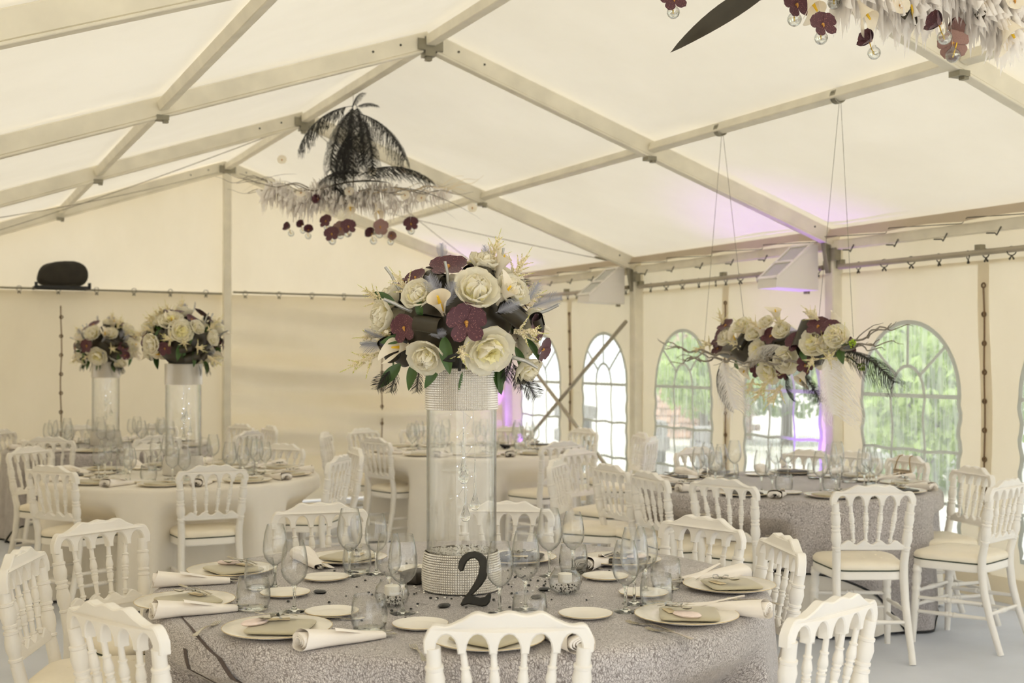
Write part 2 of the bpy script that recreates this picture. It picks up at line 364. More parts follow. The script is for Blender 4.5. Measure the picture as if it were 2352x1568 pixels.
while y0 < 5.9:
    y1 = min(y0+1.5, YB); c = (y0+y1)/2-0.03; H = hole(c); cz = 1.1
    mb = MB(); ring = []
    nH = len(H)
    def rect(ang):
        dx, dz = cos(ang), sin(ang); t = 1e9
        if abs(dx) > 1e-6: t = min(t, ((y1-c) if dx > 0 else (y0-c))/dx)
        if abs(dz) > 1e-6: t = min(t, ((ZT-cz) if dz > 0 else (-cz+0.0))/dz)
        return c+dx*t, cz+dz*t
    pts = [(atan2(z-cz, y-c), y, z) for y, z in H]
    for cyy, czz in ((y0, 0), (y1, 0), (y0, ZT), (y1, ZT)):       # add hole points that look at the corners
        a = atan2(czz-cz, cyy-c)
        best = min(range(nH), key=lambda i: abs((pts[i][0]-a+pi) % (2*pi)-pi)); pts[best] = (a, pts[best][1], pts[best][2])
    V = []
    for a, y, z in pts:
        ry, rz_ = rect(a)
        for k in range(5):
            t = k/4; yy, zz = y+(ry-y)*t, z+(rz_-z)*t; V.append((wx(yy, zz)-0.006*t*(1-t), yy, zz))
    F = [(i*5+k, ((i+1) % nH)*5+k, ((i+1) % nH)*5+k+1, i*5+k+1) for i in range(nH) for k in range(4)]
    mb.add(V, F)
    pn = mb.build('wall_panel', M['wall'], wall_r, 180)
    if y0 > -4.6:
        win_n += 1
        wn = tag(bpy.data.objects.new('window_%d' % win_n, None), 'arched clear film window with white bars, %s' % ROMAN[min(7, max(0, round((y0+4.5)/1.5)))], None, None, 'structure'); link(wn)
        mb = MB(); C0 = (wx(c, 1.1), c, 1.1); V = [C0]
        for k in range(1, 6):
            for y, z in H: yy, zz = c+(y-c)*k/5*1.02, 1.1+(z-1.1)*k/5*1.02; V.append((wx(yy, zz)+0.004, yy, zz))
        F = [(0, 1+i, 1+(i+1) % nH) for i in range(nH)]+[(1+(k-1)*nH+i, 1+k*nH+i, 1+k*nH+(i+1) % nH, 1+(k-1)*nH+(i+1) % nH) for k in range(1, 5) for i in range(nH)]
        mb.add(V, F); mb.build('pane', M['film'], wn, 180)
        def bar(name, P, wd=0.024):
            m = MB(); V = []
            for i, (y, z) in enumerate(P):
                a = P[max(0, i-1)]; b = P[min(len(P)-1, i+1)]
                ty, tz = b[0]-a[0], b[1]-a[1]; L = hypot(ty, tz) or 1; ny, nz = -tz/L*wd/2, ty/L*wd/2
                for sgn, dx in ((1, -0.004), (1, -0.001), (-1, -0.001), (-1, -0.004)): V.append((wx(y, z)+dx, y+ny*sgn, z+nz*sgn))
            F = [(i*4+k, i*4+(k+1) % 4, i*4+4+(k+1) % 4, i*4+4+k) for i in range(len(P)-1) for k in range(4)]
            m.add(V, F); m.build(name, M['bar'], wn, 40)
        bar('window_border', H+H[:1], 0.034)
        bar('muntin', [(c-0.485+0.97*i/16, 1.37) for i in range(17)], 0.03)
        for zz in (0.97, 0.60): bar('muntin', [(c-0.485+0.97*i/16, zz+0.006*sin(i)) for i in range(17)], 0.024)
        for sg in (-1, 1): bar('muntin', [(c+sg*0.165+0.010*sin(i*0.9+sg), 1.37-1.08*i/18) for i in range(19)], 0.022)
        bar('muntin', [(c-0.165*cos(a), 1.37+0.22*sin(a)) for a in [pi*k/14 for k in range(15)]], 0.026)
        bar('muntin', [(c, 1.59+0.32*i/6) for i in range(7)], 0.024)
        for sg in (-1, 1): bar('muntin', [(c+sg*(0.12+0.235*i/6), 1.52+0.21*i/6) for i in range(7)], 0.024)
    # lacing where this panel meets its neighbour
    if -5 < y1 < 6:
        lc = MB(); lc.tube([(wx(y1, z)-0.012, y1+0.004*sin(z*9), z) for z in [0.1+i*0.17 for i in range(13)]], 0.006, 6)
        lo = lc.build('lacing_cord', M['cord'], wall_r)
        fl_ = MB(); fl_.grid(lambda u, v: (wx(y1, 2.3*v)-0.004, y1-0.05+0.1*u+0.012*sin(v*9), 0.02+2.28*v), 2, 24); fl_.build('lacing_flap', M['wall'], wall_r, 180)
        for i in range(11):
            z = 0.15+0.2*i; inst('eyelet', EY, lo, (wx(y1, z)-0.012, y1, z))
    y0 += 1.5; pi_ += 1
mb = MB(); mb.grid(lambda u, v: (W+0.03+0.012*sin(u*60)*(1-v), YF+(YB-YF)*u, 2.30+0.42*v), 150, 3)
mb.build('valance', M['wall'], wall_r, 180)
mb = MB(); mb.grid(lambda u, v: (W-0.012-0.03*v, -4.5+(YB+4.5)*u, 0.17-0.165*v), 60, 2); mb.build('wall_skirt', M['wall'], wall_r, 180)

# back wall: gable sheet above the rail, two curtains below it
wall_b = tag(bpy.data.objects.new('wall_back', None), 'cream fabric gable wall with loose curtains below a rail', None, None, 'structure'); link(wall_b)
mb = MB(); mb.grid(lambda u, v: (-W+2*W*u, YB+0.05+0.012*sin(u*31+v*5), 2.30+(zr(-W+2*W*u)+0.08-2.30)*v), 48, 8); mb.build('gable_sheet', M['wall'], wall_b, 180)
def curt_r(u, v):
    x = 0.02+(W)*u; z = 0.02+2.34*v
    f = 0.19*sin(9.5*(2.34*v-0.55*u*(1-0.2*v))+1.6*sin(3.0*u)) * (0.25+0.75*sin(pi*min(1, 0.10+u*0.9)))
    f += 0.09*sin(17*(2.34*v+0.25*u)+2*u)+0.03*sin(4*u+3*v)
    return (x, YB-0.035-f*0.55*(0.3+0.7*sin(pi*min(1, v*0.9+0.08))), z)
mb = MB(); mb.grid(curt_r, 90, 90); mb.build('curtain', M['curtain'], wall_b, 180)
def curt_l(u, v):
    x = -W+(W-0.03)*u; z = 0.02+2.34*v
    f = 0.02*sin(9*u+1.3*v)+0.015*sin(21*u+2*v)*(1-v)+0.012*sin(6*v+5*u)
    return (x, YB-0.035-f, z)
mb = MB(); mb.grid(curt_l, 70, 50); mb.build('curtain', M['curtain'], wall_b, 180)
for xs in (-1.75, 1.82):
    lc = MB(); lc.tube([(xs+0.006*sin(z*8), YB-0.13, z) for z in [0.6+i*0.16 for i in range(11)]], 0.007, 6); lo = lc.build('lacing_cord', M['cord'], wall_b)
    for i in range(8): inst('eyelet', EY, lo, (xs, YB-0.135, 0.68+0.2*i), (0, 0, pi/2))
# left and front walls (out of the frame)
wl = MB(); wl.grid(lambda u, v: (-W-0.02-0.012*sin(u*70), -6.0+(YB+6.0)*u, 2.72*v), 120, 6)
tag(wl.build('wall_left', M['left_wall'], None, 180), 'plain cream fabric side wall on the left', None, None, 'structure')
wf = MB(); wf.grid(lambda u, v: (-W+2*W*u, YF, 2.5+(zr(-W+2*W*u)+0.08-2.5)*v), 30, 4)
tag(wf.build('wall_front', M['wall'], None, 180), 'cream gable sheet above the open tent entrance', None, None, 'structure')

# curtain rails with their rings
def ring_mesh(sides):
    m = MB(); m.tube([(0.030*cos(a), 0, 0.030*sin(a)-0.012) for a in [2*pi*k/16 for k in range(16)]], 0.004, 6, closed=True)
    for sx in (-1, 1): m.tube([(0, 0, -0.042), (0.006*sx, 0, -0.052), (0.013*sx, 0, -0.064), (0.013*sx, 0, -0.072)], [0.004, 0.005, 0.007, 0.004], 6)
    return m.mesh('curtain_ring', M['dark_metal'])
RING = ring_mesh(0)
rails = [((-6.0, -3.0), 'beyond the right edge of the frame'), ((-3.0, 0.0), 'right of the first post'), ((0.0, 3.0), 'between the posts with floodlights'), ((3.0, 6.0), 'above the crossed braces')]
for (a, b), ph in rails:
    t = thing('curtain_rail', 'grey curtain rail with rings, window wall, '+ph, 'curtain rail', (W-0.06, a, 2.375), 0, 'side wall curtain rails')
    m = MB(); m.tube([(0, 0.10, 0), (0, 2.90, -0.005)], 0.021, 12); m.build('rail', M['alu_rail'], t)
    for yy in (0.08, 1.5, 2.92):
        m = MB(); m.box((0.03, yy, 0.02), (0.05, 0.05, 0.07)); m.build('bracket', M['joint'], t)
    for k in range(11):
        yy = (0.16, 0.40, 0.66, 0.93, 1.2, 1.42, 1.58, 1.85, 2.12, 2.4, 2.68)[k]
        inst('curtain_ring', RING, t, (0, yy, 0), (0.06*sin(k*7), 0, pi/2+0.5*sin(k*5)))
for (a, b), ph in (((-W, 0), 'left of the gable post'), ((0, W), 'right of the gable post')):
    t = thing('curtain_rail', 'thin dark curtain rail with hooks on the back wall, '+ph, 'curtain rail', (a, 6.0, 2.385), 0, 'back wall curtain rails')
    m = MB(); m.tube([(0.06, 0, 0), (W-0.06, 0, -0.02)], 0.012, 8); m.build('rail', M['joint'], t)
    for k in range(9): inst('curtain_ring', RING, t, (0.2+k*0.385, 0, 0.0), (0, 0, 0.4*sin(k*3)), 0.9)

# white floodlights on the posts
M['flood_white'] = pbr('flood_white', lin((236, 232, 226)), 0.4)
M['flood_glass'] = pbr('flood_glass', lin((176, 176, 168)), 0.25, spec=0.6)
def floodlight(loc, label):
    t = thing('floodlight', label, 'floodlight', loc, 0, 'post floodlights')
    m = MB(); pr = [(-0.02, -0.10), (0.0, 0.26), (-0.30, 0.02), (-0.30, -0.03)]
    # wedge housing: profile in x-z, extruded along y
    P = [(0.02, -0.10), (0.02, 0.27), (-0.04, 0.27), (-0.40, -0.02), (-0.40, -0.085)]
    m.extrude([(x, z) for x, z in P][::-1], 0.24); m.build('housing', M['flood_white'], t, 30)
    a, b = Vector((-0.04, 0, 0.27)), Vector((-0.40, 0, -0.02)); d = (b-a); up = Vector((-d.z, 0, d.x)).normalized()*-1
    if up.z < 0: up = -up
    m = MB()
    for s0, s1 in ((0.0, 0.07), (0.485, 0.535), (0.93, 1.0)):
        m.beam(a.lerp(b, s0)+up*0.006, a.lerp(b, s1)+up*0.006, 0.26, 0.02, up)
    for sy in (-1, 1): m.beam(a+Vector((0, sy*0.12, 0))+up*0.006, b+Vector((0, sy*0.12, 0))+up*0.006, 0.022, 0.02, up)
    m.build('bezel', M['flood_white'], t, 30)
    for s0, s1 in ((0.08, 0.48), (0.54, 0.92)):
        m = MB(); m.beam(a.lerp(b, s0)+up*0.004, a.lerp(b, s1)+up*0.004, 0.21, 0.006, up); m.build('glass_panel', M['flood_glass'], t, 30)
    m = MB(); m.beam((0.04, 0.05, -0.12), (0.04, 0.05, 0.12), 0.05, 0.03, (1, 0, 0)); m.build('mount', M['joint'], t, 30)
    return t
floodlight((W-0.14, 0.20, 2.29), 'white wedge floodlight with two glass panels on the nearer post, tinted violet')
floodlight((W-0.14, 3.20, 2.30), 'white wedge floodlight on the far post above the crossed braces')

# black bundle on its bracket at the back rail
t = thing('covered_speaker', 'black cloth covered bundle on a dark bracket above the back wall rail', 'speaker', (-1.76, 5.86, 2.36))
M['black_cloth'] = pbr('black_cloth', lin((46, 42, 34)), 0.85, noise=0.3, nscale=10, bump=0.2, bscale=25)
m = MB()
def bag(u, v):
    """a loaf-shaped bundle, squarer on the right, sloping down to the left"""
    a = 2*pi*u; c, s = cos(a), sin(a); e = 0.5; p = (v-0.5)*pi; k = max(0, cos(p))**0.35
    x = 0.262*math.copysign(abs(c)**e, c)*k; y = 0.15*math.copysign(abs(s)**e, s)*k; h = 0.5+0.5*math.copysign(abs(sin(p))**0.9, sin(p))
    top = 0.255-0.035*max(0, -x)/0.26-0.02*max(0, x-0.1)/0.16
    return (x*(1-0.10*h)+0.02*h, y*(1-0.2*h), 0.04+top*h+0.008*sin(5*a+6*v))
m.grid(bag, 36, 20, True); m.build('cover', M['black_cloth'], t, 180)
m = MB(); 
for yy in (-0.14, 0.14): m.beam((-0.27, yy, 0.02), (0.27, yy, 0.02), 0.03, 0.03)
for xx in (-0.26, 0.26): m.beam((xx, -0.14, 0.02), (xx, 0.24, 0.02), 0.03, 0.03); m.beam((xx, -0.14, 0.02), (xx, -0.14, 0.07), 0.03, 0.03)
m.build('bracket', M['black_hem'], t)

# violet uplights standing on the floor by the wall
M['lens'] = emit('violet_lens', (0.42, 0.10, 1.0, 1), 6.0)
def uplight(x, y, label, e, tgt):
    t = thing('uplight', label, 'uplight', (x, y, 0), 0, 'violet floor uplights')
    m = MB(); m.lathe([(0, 0.03), (0.07, 0.03), (0.085, 0.05), (0.085, 0.17), (0.075, 0.19), (0.065, 0.185), (0.065, 0.175), (0, 0.17)], 20); m.build('can', M['black_hem'], t)
    m = MB(); m.lathe([(0, 0.178), (0.062, 0.178), (0.0, 0.181)], 16); m.build('lens', M['lens'], t)
    m = MB(); m.box((0, 0, 0.015), (0.16, 0.16, 0.03)); m.build('foot', M['black_hem'], t)
    ld = bpy.data.lights.new('uplight_lamp', 'SPOT'); lo = bpy.data.objects.new('uplight_lamp', ld); link(lo, t)
    lo.location = (0, 0, 0.20); ld.energy = e; ld.color = (0.36, 0.08, 1.0); ld.spot_size = math.radians(60); ld.spot_blend = 0.8; ld.shadow_soft_size = 0.05
    lo.rotation_euler = (Vector((0, 0, 0.2))-Vector(tgt)).to_track_quat('Z', 'Y').to_euler()
uplight(W-0.24, 0.34, 'small black violet uplight on the floor at the nearer post', 220, (0.17, 0.0, 1.6))
uplight(W-0.17, 5.70, 'small black violet uplight on the floor in the far corner', 260, (0.16, 0.10, 1.6))
# ------------------------------------------------------------------ outside, seen through the windows
M['gravel'] = pbr('pale_gravel', lin((226, 222, 212)), 0.9, noise=0.15, nscale=3)
M['leafy'] = pbr('tree_leaves', lin((150, 180, 96)), 0.6, noise=0.35, nscale=2, trans=0.4)
M['leafy2'] = pbr('bush_leaves', lin((184, 206, 130)), 0.6, noise=0.3, nscale=2, trans=0.4)
M['bark'] = pbr('bark', lin((96, 82, 66)), 0.9)
M['stone'] = pbr('grey_stone', lin((150, 146, 142)), 0.85, noise=0.25, nscale=4)
M['brick'] = pbr('pink_brick', lin((204, 172, 156)), 0.9, noise=0.25, nscale=9)
M['mortar'] = pbr('mortar', lin((214, 204, 190)), 0.95)
mb = MB(); mb.grid(lambda u, v: (-60+150*u, -50+130*v, -0.04), 4, 4)
tag(mb.build('ground', M['gravel'], smooth=0), 'bright pale gravel ground outside the tent', None, None, 'structure')
def leaf_mesh(name, mat, n, rx, ry, rz_, seed, sz):
    r = random.Random(seed); m = MB()
    for _ in range(n):
        while True:
            p = Vector((r.uniform(-1, 1), r.uniform(-1, 1), r.uniform(-1, 1)))
            if 0.25 < p.length < 1: break
        k = 0.8+0.2*sin(p.x*7+seed)*sin(p.z*6)
        p = Vector((p.x*rx*k, p.y*ry*k, p.z*rz_*k))
        q = Euler((r.uniform(0, 6), r.uniform(0, 6), r.uniform(0, 6))).to_matrix(); s = sz*r.uniform(0.6, 1.3)
        m.add([p+q @ Vector(v) for v in ((-s, 0, 0), (0, -s*0.45, s*0.1), (s, 0, 0), (0, s*0.45, s*0.1))], [(0, 1, 2, 3)])
    return m.mesh(name, mat, 0)
LM = [leaf_mesh('foliage', M['leafy'], 5200, 1.9, 1.9, 1.7, 1, 0.12), leaf_mesh('foliage', M['leafy2'], 4200, 1.7, 1.6, 1.3, 2, 0.10)]
spots = [(10.8, 6.6, 2.5, 0, 1.25, 'tall green tree seen through the large right-hand window'), (8.6, 4.2, 1.15, 1, 0.95, 'pale green bush seen low in the large right-hand window'),
         (12.2, 11.6, 2.2, 0, 1.1, 'green tree seen through the window left of the first post'), (9.2, 1.6, 1.9, 0, 0.9, 'green tree at the right edge beyond the last window'),
         (9.6, 10.6, 1.4, 1, 0.72, 'pale green bush seen through the window between the posts'), (17.0, 3.5, 3.4, 0, 1.5, 'dense tree behind the other trees outside')]
for x, y, z, k, s, lb in spots:
    t = thing('garden_tree' if k == 0 else 'garden_bush', lb, 'tree' if k == 0 else 'bush', (x, y, -0.04), R0.uniform(0, 6), 'trees and bushes outside')
    inst('foliage', LM[k], t, (0, 0, z), (0, 0, 0), s)
    m = MB(); m.tube([(0, 0, 0), (0.05, 0.02, z*0.5), (0, 0.05, z)], [0.12, 0.09, 0.05], 8)
    for a in (0.3, 2.4, 4.4): m.tube([(0, 0.03, z*0.6), (0.5*cos(a), 0.5*sin(a), z*1.05)], [0.05, 0.02], 6)
    m.build('trunk', M['bark'], t)
# stacked stone blocks near the tent
BL = MB(); BL.beam((-0.30, 0, 0), (0.30, 0, 0), 0.40, 0.19, ch=0.02); BLM = BL.mesh('stone_block', M['stone'], 30)
def stack(x, y, rz, nx, nz, lb):
    t = thing('stone_stack', lb, 'stone stack', (x, y, -0.04), rz, 'stone stacks outside')
    for k in range(nz):
        for i in range(nx-(k % 2)):
            inst('stone_block', BLM, t, ((i-(nx-1)/2+0.5*(k % 2))*0.62, R0.uniform(-0.02, 0.02), 0.095+k*0.195), (0, 0, R0.uniform(-0.04, 0.04)))
stack(6.4, 5.8, 1.2, 2, 4, 'low stack of grey stone blocks outside the window left of the first post')
stack(6.5, 7.5, 1.1, 2, 4, 'low stack of grey stone blocks outside the window between the posts')
stack(6.0, 8.9, 1.3, 2, 5, 'taller stack of grey stone blocks outside the crossed braces window')
# brick house
t = thing('brick_house', 'pinkish brick house wall seen through the window between the posts', 'house', (11.4, 13.7, -0.04), -0.58)
m = MB(); m.box((0, 0.2, 2.2), (2.5, 0.4, 4.4)); m.build('wall_core', M['mortar'], t, 0)
bm_ = MB(); bm_.beam((-0.19, 0, 0), (0.19, 0, 0), 0.10, 0.13, ch=0.012); BRK = bm_.mesh('brick', M['brick'], 30)
n = 0
for k in range(28):
    for i in range(6):
        inst('brick', BRK, t, (-1.03+i*0.41+0.2*(k % 2), -0.01+R0.uniform(-0.008, 0.008), 0.1+k*0.152))
m = MB(); m.beam((-1.4, 0.2, 4.45), (1.4, 0.2, 4.45), 0.9, 0.12); m.build('roof_edge', M['stone'], t, 30)
# ------------------------------------------------------------------ chairs
def turned(p0, p1, prof, n=12):
    """profile (t along 0..1, radius) turned about the line p0-p1"""
    m = MB(); p0, p1 = Vector(p0), Vector(p1); m.tube([p0.lerp(p1, t) for t, r in prof], [r for t, r in prof], n); return m
def scallop(x, n, a): return a
CW = 0.232       # half width of the crest rail
SPX = [-0.128, -0.043, 0.043, 0.128]
def back_pt(x, z):
    """centre plane of the chair back: leans back towards the top and narrows towards the seat"""
    t = max(0, min(1, (z-0.5)/0.46)); y = 0.065*(1-t)**1.3
    return Vector((x*(0.86+0.14*t), y-0.012*(1-(x/0.23)**2)*t*1.5, z))
def make_chair():
    t = thing('chair', 'x', 'chair', (0, 0, 0), 0, 'white spindle-back chairs')
    # crest rail: wavy top, five arches beneath
    top = []; nT = 56
    for i in range(nT+1):
        x = CW-2*CW*i/nT; u = abs(x)/CW
        q = min(1, max(0, (u-0.34)/0.44)); z = 0.960+0.0045*cos(u/0.40*2*pi)*max(0, 1-(u/0.6)**4)-0.036*q*q*(3-2*q)
        if u > 0.74: z += 0.004*sin((u-0.74)/0.26*pi)
        if u > 0.86: z -= 0.040*((u-0.86)/0.14)**2.2
        top.append((x, z))
    bot = []
    edges = [-0.200, -0.140, -0.116, -0.055, -0.031, 0.031, 0.055, 0.116, 0.140, 0.200]
    bot.append((-CW+0.002, 0.850)); bot.append((-0.202, 0.845))
    for k in range(5):
        a, b = edges[2*k], edges[2*k+1]; zc = 0.848 if 0 < k < 4 else 0.842; hh = 0.047 if 0 < k < 4 else 0.046
        z0 = 0.858
        for j in range(9):
            th = pi*j/8; bot.append(((a+b)/2-(b-a)/2*cos(th), z0+hh*sin(th) if 0 < j < 8 else z0))
        if k < 4: bot.append((b+0.001, 0.849)); bot.append((edges[2*k+2]-0.001, 0.849))
    bot.append((0.202, 0.845)); bot.append((CW-0.002, 0.850))
    P = top+bot
    m = MB(); m.extrude(P[::-1], 0.036)
    m.v = [tuple(Vector((x, y, 0))+Vector((0, back_pt(x, z).y+0.004, z))) for x, y, z in m.v]
    m.build('crest_rail', M['paint'], t, 35)
    # lower rail with scalloped top
    P = [(-0.178, 0.605), (0.178, 0.605)]
    for i in range(40, -1, -1):
        x = -0.178+0.356*i/40; P.append((x, 0.643+0.012*cos(x/0.0855*2*pi+pi)*(1)+0.004))
    m = MB(); m.extrude(P[::-1] if False else P, 0.026); m.v = [(x, y+back_pt(x, z).y, z) for x, y, z in m.v]; m.build('lower_rail', M['paint'], t, 35)
    sp = [(0, .009), (.05, .0095), (.06, .013), (.08, .013), (.09, .009), (.27, .009), (.28, .0125), (.31, .0125), (.32, .010), (.36, .0125), (.42, .0145), (.45, .012), (.46, .0145), (.48, .0145), (.49, .0105), (.52, .010),
          (.53, .0145), (.55, .0145), (.56, .012), (.60, .016), (.66, .015), (.76, .0105), (.77, .0135), (.79, .0135), (.80, .0095), (1, .009)]
    for x in SPX:
        m = turned(back_pt(x*0.86, 0.645), back_pt(x, 0.853), sp, 10); m.build('spindle', M['paint'], t, 50)
    st = [(0.0, .021), (.04, .021), (.05, .025), (.08, .025), (.09, .021), (.13, .022), (.20, .0275), (.30, .0275), (.40, .022), (.41, .026), (.44, .026), (.45, .021), (.48, .020), (.49, .025), (.52, .025), (.53, .021),
          (.58, .025), (.66, .028), (.76, .0225), (.77, .026), (.80, .026), (.81, .0205), (1, .021)]
    for s in (-1, 1):
        m = MB()
        lo = [(0.195, -0.045, 0.0), (0.195, -0.025, 0.06), (0.190, 0.02, 0.20), (0.186, 0.052, 0.33), (0.184, 0.066, 0.45), (0.184, 0.064, 0.53)]
        m.tube([(s*x, y, z) for x, y, z in lo]+[tuple(back_pt(s*0.212, 0.60))], [0.0185, 0.019, 0.021, 0.023, 0.024, 0.024, 0.023], 8)
        a, b = back_pt(s*0.212, 0.60), back_pt(s*0.212, 0.865)
        m.tube([a.lerp(b, q) for q, r in st], [r for q, r in st], 14)
        m.build('rear_leg', M['paint'], t, 50)
        fl = [(0, .016), (.10, .017), (.40, .021), (.62, .024), (.66, .021), (.68, .026), (.71, .026), (.73, .020), (.78, .026), (.85, .027), (.90, .021), (.92, .027), (.95, .027), (.96, .024), (1, .024)]
        turned((s*0.218, 0.465, 0.0), (s*0.205, 0.44, 0.445), fl, 12).build('front_leg', M['paint'], t, 50)
    # seat frame
    def ring_(inset, z): 
        P = []
        for x, y in ((-0.19, 0.05), (0.19, 0.05), (0.235, 0.40), (0.20, 0.475), (0.0, 0.485), (-0.20, 0.475), (-0.235, 0.40)): 
            P.append((x*(1-inset), 0.265+(y-0.265)*(1-inset), z))
        return P
    def smooth_ring(P, n=5):
        out = []; k = len(P)
        for i in range(k):
            p0, p1, p2 = Vector(P[i-1]), Vector(P[i]), Vector(P[(i+1) % k]); a = p1.lerp(p0, 0.22); b = p1.lerp(p2, 0.22)
            for j in range(n): q = j/(n-1); out.append((1-q)**2*a+2*q*(1-q)*p1+q*q*b)
        return out
    def stack_(levels, mat, name, cap=True):
        m = MB(); R = [smooth_ring(ring_(i, z)) for i, z in levels]; k = len(R[0])
        V = [p for r in R for p in r]; F = [(j*k+i, j*k+(i+1) % k, (j+1)*k+(i+1) % k, (j+1)*k+i) for j in range(len(R)-1) for i in range(k)]
        F.append(tuple(range(k-1, -1, -1))); F.append(tuple((len(R)-1)*k+i for i in range(k))); m.add(V, F); return m.build(name, mat, t, 40)
    stack_([(0.03, 0.438), (0.01, 0.443), (0.01, 0.478), (0.03, 0.484)], M['paint'], 'seat_frame')
    stack_([(0.02, 0.484), (0.005, 0.488), (0.02, 0.492)], M['cushion_shadow'], 'cushion_shadow')  # dark strip standing in for the shadow between cushion and frame
    stack_([(0.02, 0.491), (0.0, 0.500), (0.005, 0.515), (0.05, 0.528), (0.16, 0.537), (0.35, 0.541), (0.6, 0.543)], M['cushion'], 'seat_cushion')
    tk = MB()
    for ix in (-0.09, 0, 0.09):
        for iy in (0.17, 0.27, 0.37): tk.lathe([(0, 0.545), (0.006, 0.5445), (0.009, 0.542)], 8, (ix, iy, 0))
    tag(tk.build('tufting_buttons', M['cushion'], t, 60), kind='stuff')
    # stretchers
    sr = [(0, .010), (.25, .011), (.42, .013), (.44, .016), (.46, .016), (.47, .012), (.49, .016), (.51, .016), (.53, .012), (.54, .016), (.56, .016), (.58, .013), (.75, .011), (1, .010)]
    for s in (-1, 1):
        for z in (0.19, 0.27):
            turned((s*0.188, 0.03+(z-0.19)*0.25, z), (s*0.211, 0.455, z-0.01), sr, 8).build('side_stretcher', M['paint'], t, 50)
    for z in (0.215, 0.295): turned((-0.21, 0.452, z), (0.21, 0.452, z), sr, 8).build('front_stretcher', M['paint'], t, 50)
    turned((-0.19, 0.025, 0.215), (0.19, 0.025, 0.215), sr, 8).build('back_stretcher', M['paint'], t, 50)
    return t
TAB = {1: (-1.27, -3.50, 1.13), 2: (-1.36, 1.38, 0.98), 3: (1.50, 2.66, 0.98), 4: (-1.45, 4.52, 0.95), 5: (2.13, -1.12, 0.98)}
C = 'white spindle-back chair '
CH = [  # table, x, y, turn (degrees, added to facing the table), label
 (1, -1.65, -4.70, -6, C+'seen from behind, closest to the camera at the bottom centre'),
 (1, -2.60, -4.12, 0, C+'at the front table, front left corner'),
 (1, -2.76, -2.99, -3, C+'cut by the left picture edge beside the front table'),
 (1, -2.40, -2.27, -16, C+'pulled out behind the left side of the front table'),
 (1, -1.38, -2.07, -14, C+'facing the camera across the front table, left of the vase'),
 (1, -0.56, -2.40, 4, C+'facing the camera, half hidden behind the tall vase'),
 (1, -0.04, -3.28, 6, C+'at the far right of the front table behind the tumblers'),
 (1, -0.09, -3.89, 0, C+'sideways at the right edge of the front table'),
 (1, -0.72, -4.92, -4, C+'at the front right corner of the front table, very bright'),
 (2, -1.39, 0.25, 0, C+'turned away, whole back showing, at the left white table'),
 (2, -2.33, 0.67, 0, C+'at the left edge of the left white table, the nearer of two'),
 (2, -2.32, 2.51, 0, C+'at the far left of the left white table, behind another chair'),
 (2, -1.39, 2.45, 0, C+'beyond the left white table, hidden behind its vase'),
 (2, -0.46, 1.96, 0, C+'facing the camera beyond the left white table'),
 (2, -0.41, 0.65, 0, C+'seen sideways at the near right of the left white table'),
 (2, -0.09, 1.25, 0, C+'seen sideways at the right end of the left white table'),
 (4, -2.07, 3.73, 14, C+'before the far left grey table, violet tinge'),
 (4, -1.62, 5.62, 0, C+'against the back wall behind the far left grey table'),
 (4, -0.85, 5.50, 0, C+'against the back wall beside the gable post, behind the vase'),
 (4, -2.37, 5.13, 0, C+'at the far left picture edge by the back wall'),
 (4, -0.06, 5.09, 0, C+'right of the gable post, leftmost of three far chairs'),
 (4, -0.26, 3.89, -20, C+'right of the gable post, lowest of three far chairs'),
 (4, 0.13, 4.63, 0, C+'right of the gable post, rightmost of three far chairs'),
 (4, -1.17, 3.55, 0, C+'behind the taller vase, before the far left grey table'),
 (3, 0.47, 2.39, 0, C+'at the left of the central white table, back and seat showing'),
 (3, 0.31, 3.32, 0, C+'seen edge-on, standing alone left of the central white table'),
 (3, 0.83, 3.78, 0, C+'at the far left of the central white table'),
 (3, 1.48, 3.90, 0, C+'beyond the central white table, just left of the tall vase'),
 (3, 2.27, 3.39, 0, C+'beyond the central white table in the violet light'),
 (3, 1.70, 1.27, 4, C+'turned away at the near right of the central table'),
 (3, 2.79, 2.85, 0, C+'at the right of the central white table below the crossed braces'),
 (3, 2.92, 2.00, 10, C+'seen edge-on by the far post, the left one of two'),
 (3, 2.67, 1.43, 0, C+'seen edge-on by the far post, the right one of two'),
 (5, 1.41, 0.48, 0, C+'turned away at the far left of the window table'),
 (5, 0.80, -0.34, -12, C+'seen edge-on, leftmost of the row at the window table'),
 (5, 0.94, -0.82, 14, C+'second from the left in the row at the window table'),
 (5, 0.90, -1.35, -14, C+'third from the left in the row at the window table'),
 (5, 1.05, -1.90, -14, C+'with its back to the camera at the left of the window table'),
 (5, 1.56, -2.57, -4, C+'standing free with all legs showing before the window table'),
 (5, 2.48, -2.64, 6, C+'at the right picture edge, back turned, before the window table'),
 (5, 2.91, -1.98, 34, C+'at the right end of the window table, second from the right edge'),
 (5, 3.20, -1.11, -6, C+'at the window table with the small hanging sign'),
 (5, 3.11, -0.68, -14, C+'beyond the window table, between the post and the signed chair'),
 (5, 2.91, -0.39, -20, C+'beyond the window table in front of the violet wall'),
 (5, 2.31, 0.20, 14, C+'beyond the window table below the window between the posts'),
]
proto = make_chair(); CHD = {1: [], 2: [], 3: [], 4: [], 5: []}
for i, (tb, x, y, tw, lb) in enumerate(CH):
    o = proto if i == 0 else copy_tree(proto)
    cx, cy_, R = TAB[tb]; dx, dy = cx-x, cy_-y; rz = atan2(-dx, dy)+math.radians(tw)
    o.location = (x, y, 0); o.rotation_euler = (0, 0, rz); o['label'] = lb; CHD[tb].append((x, y, rz))
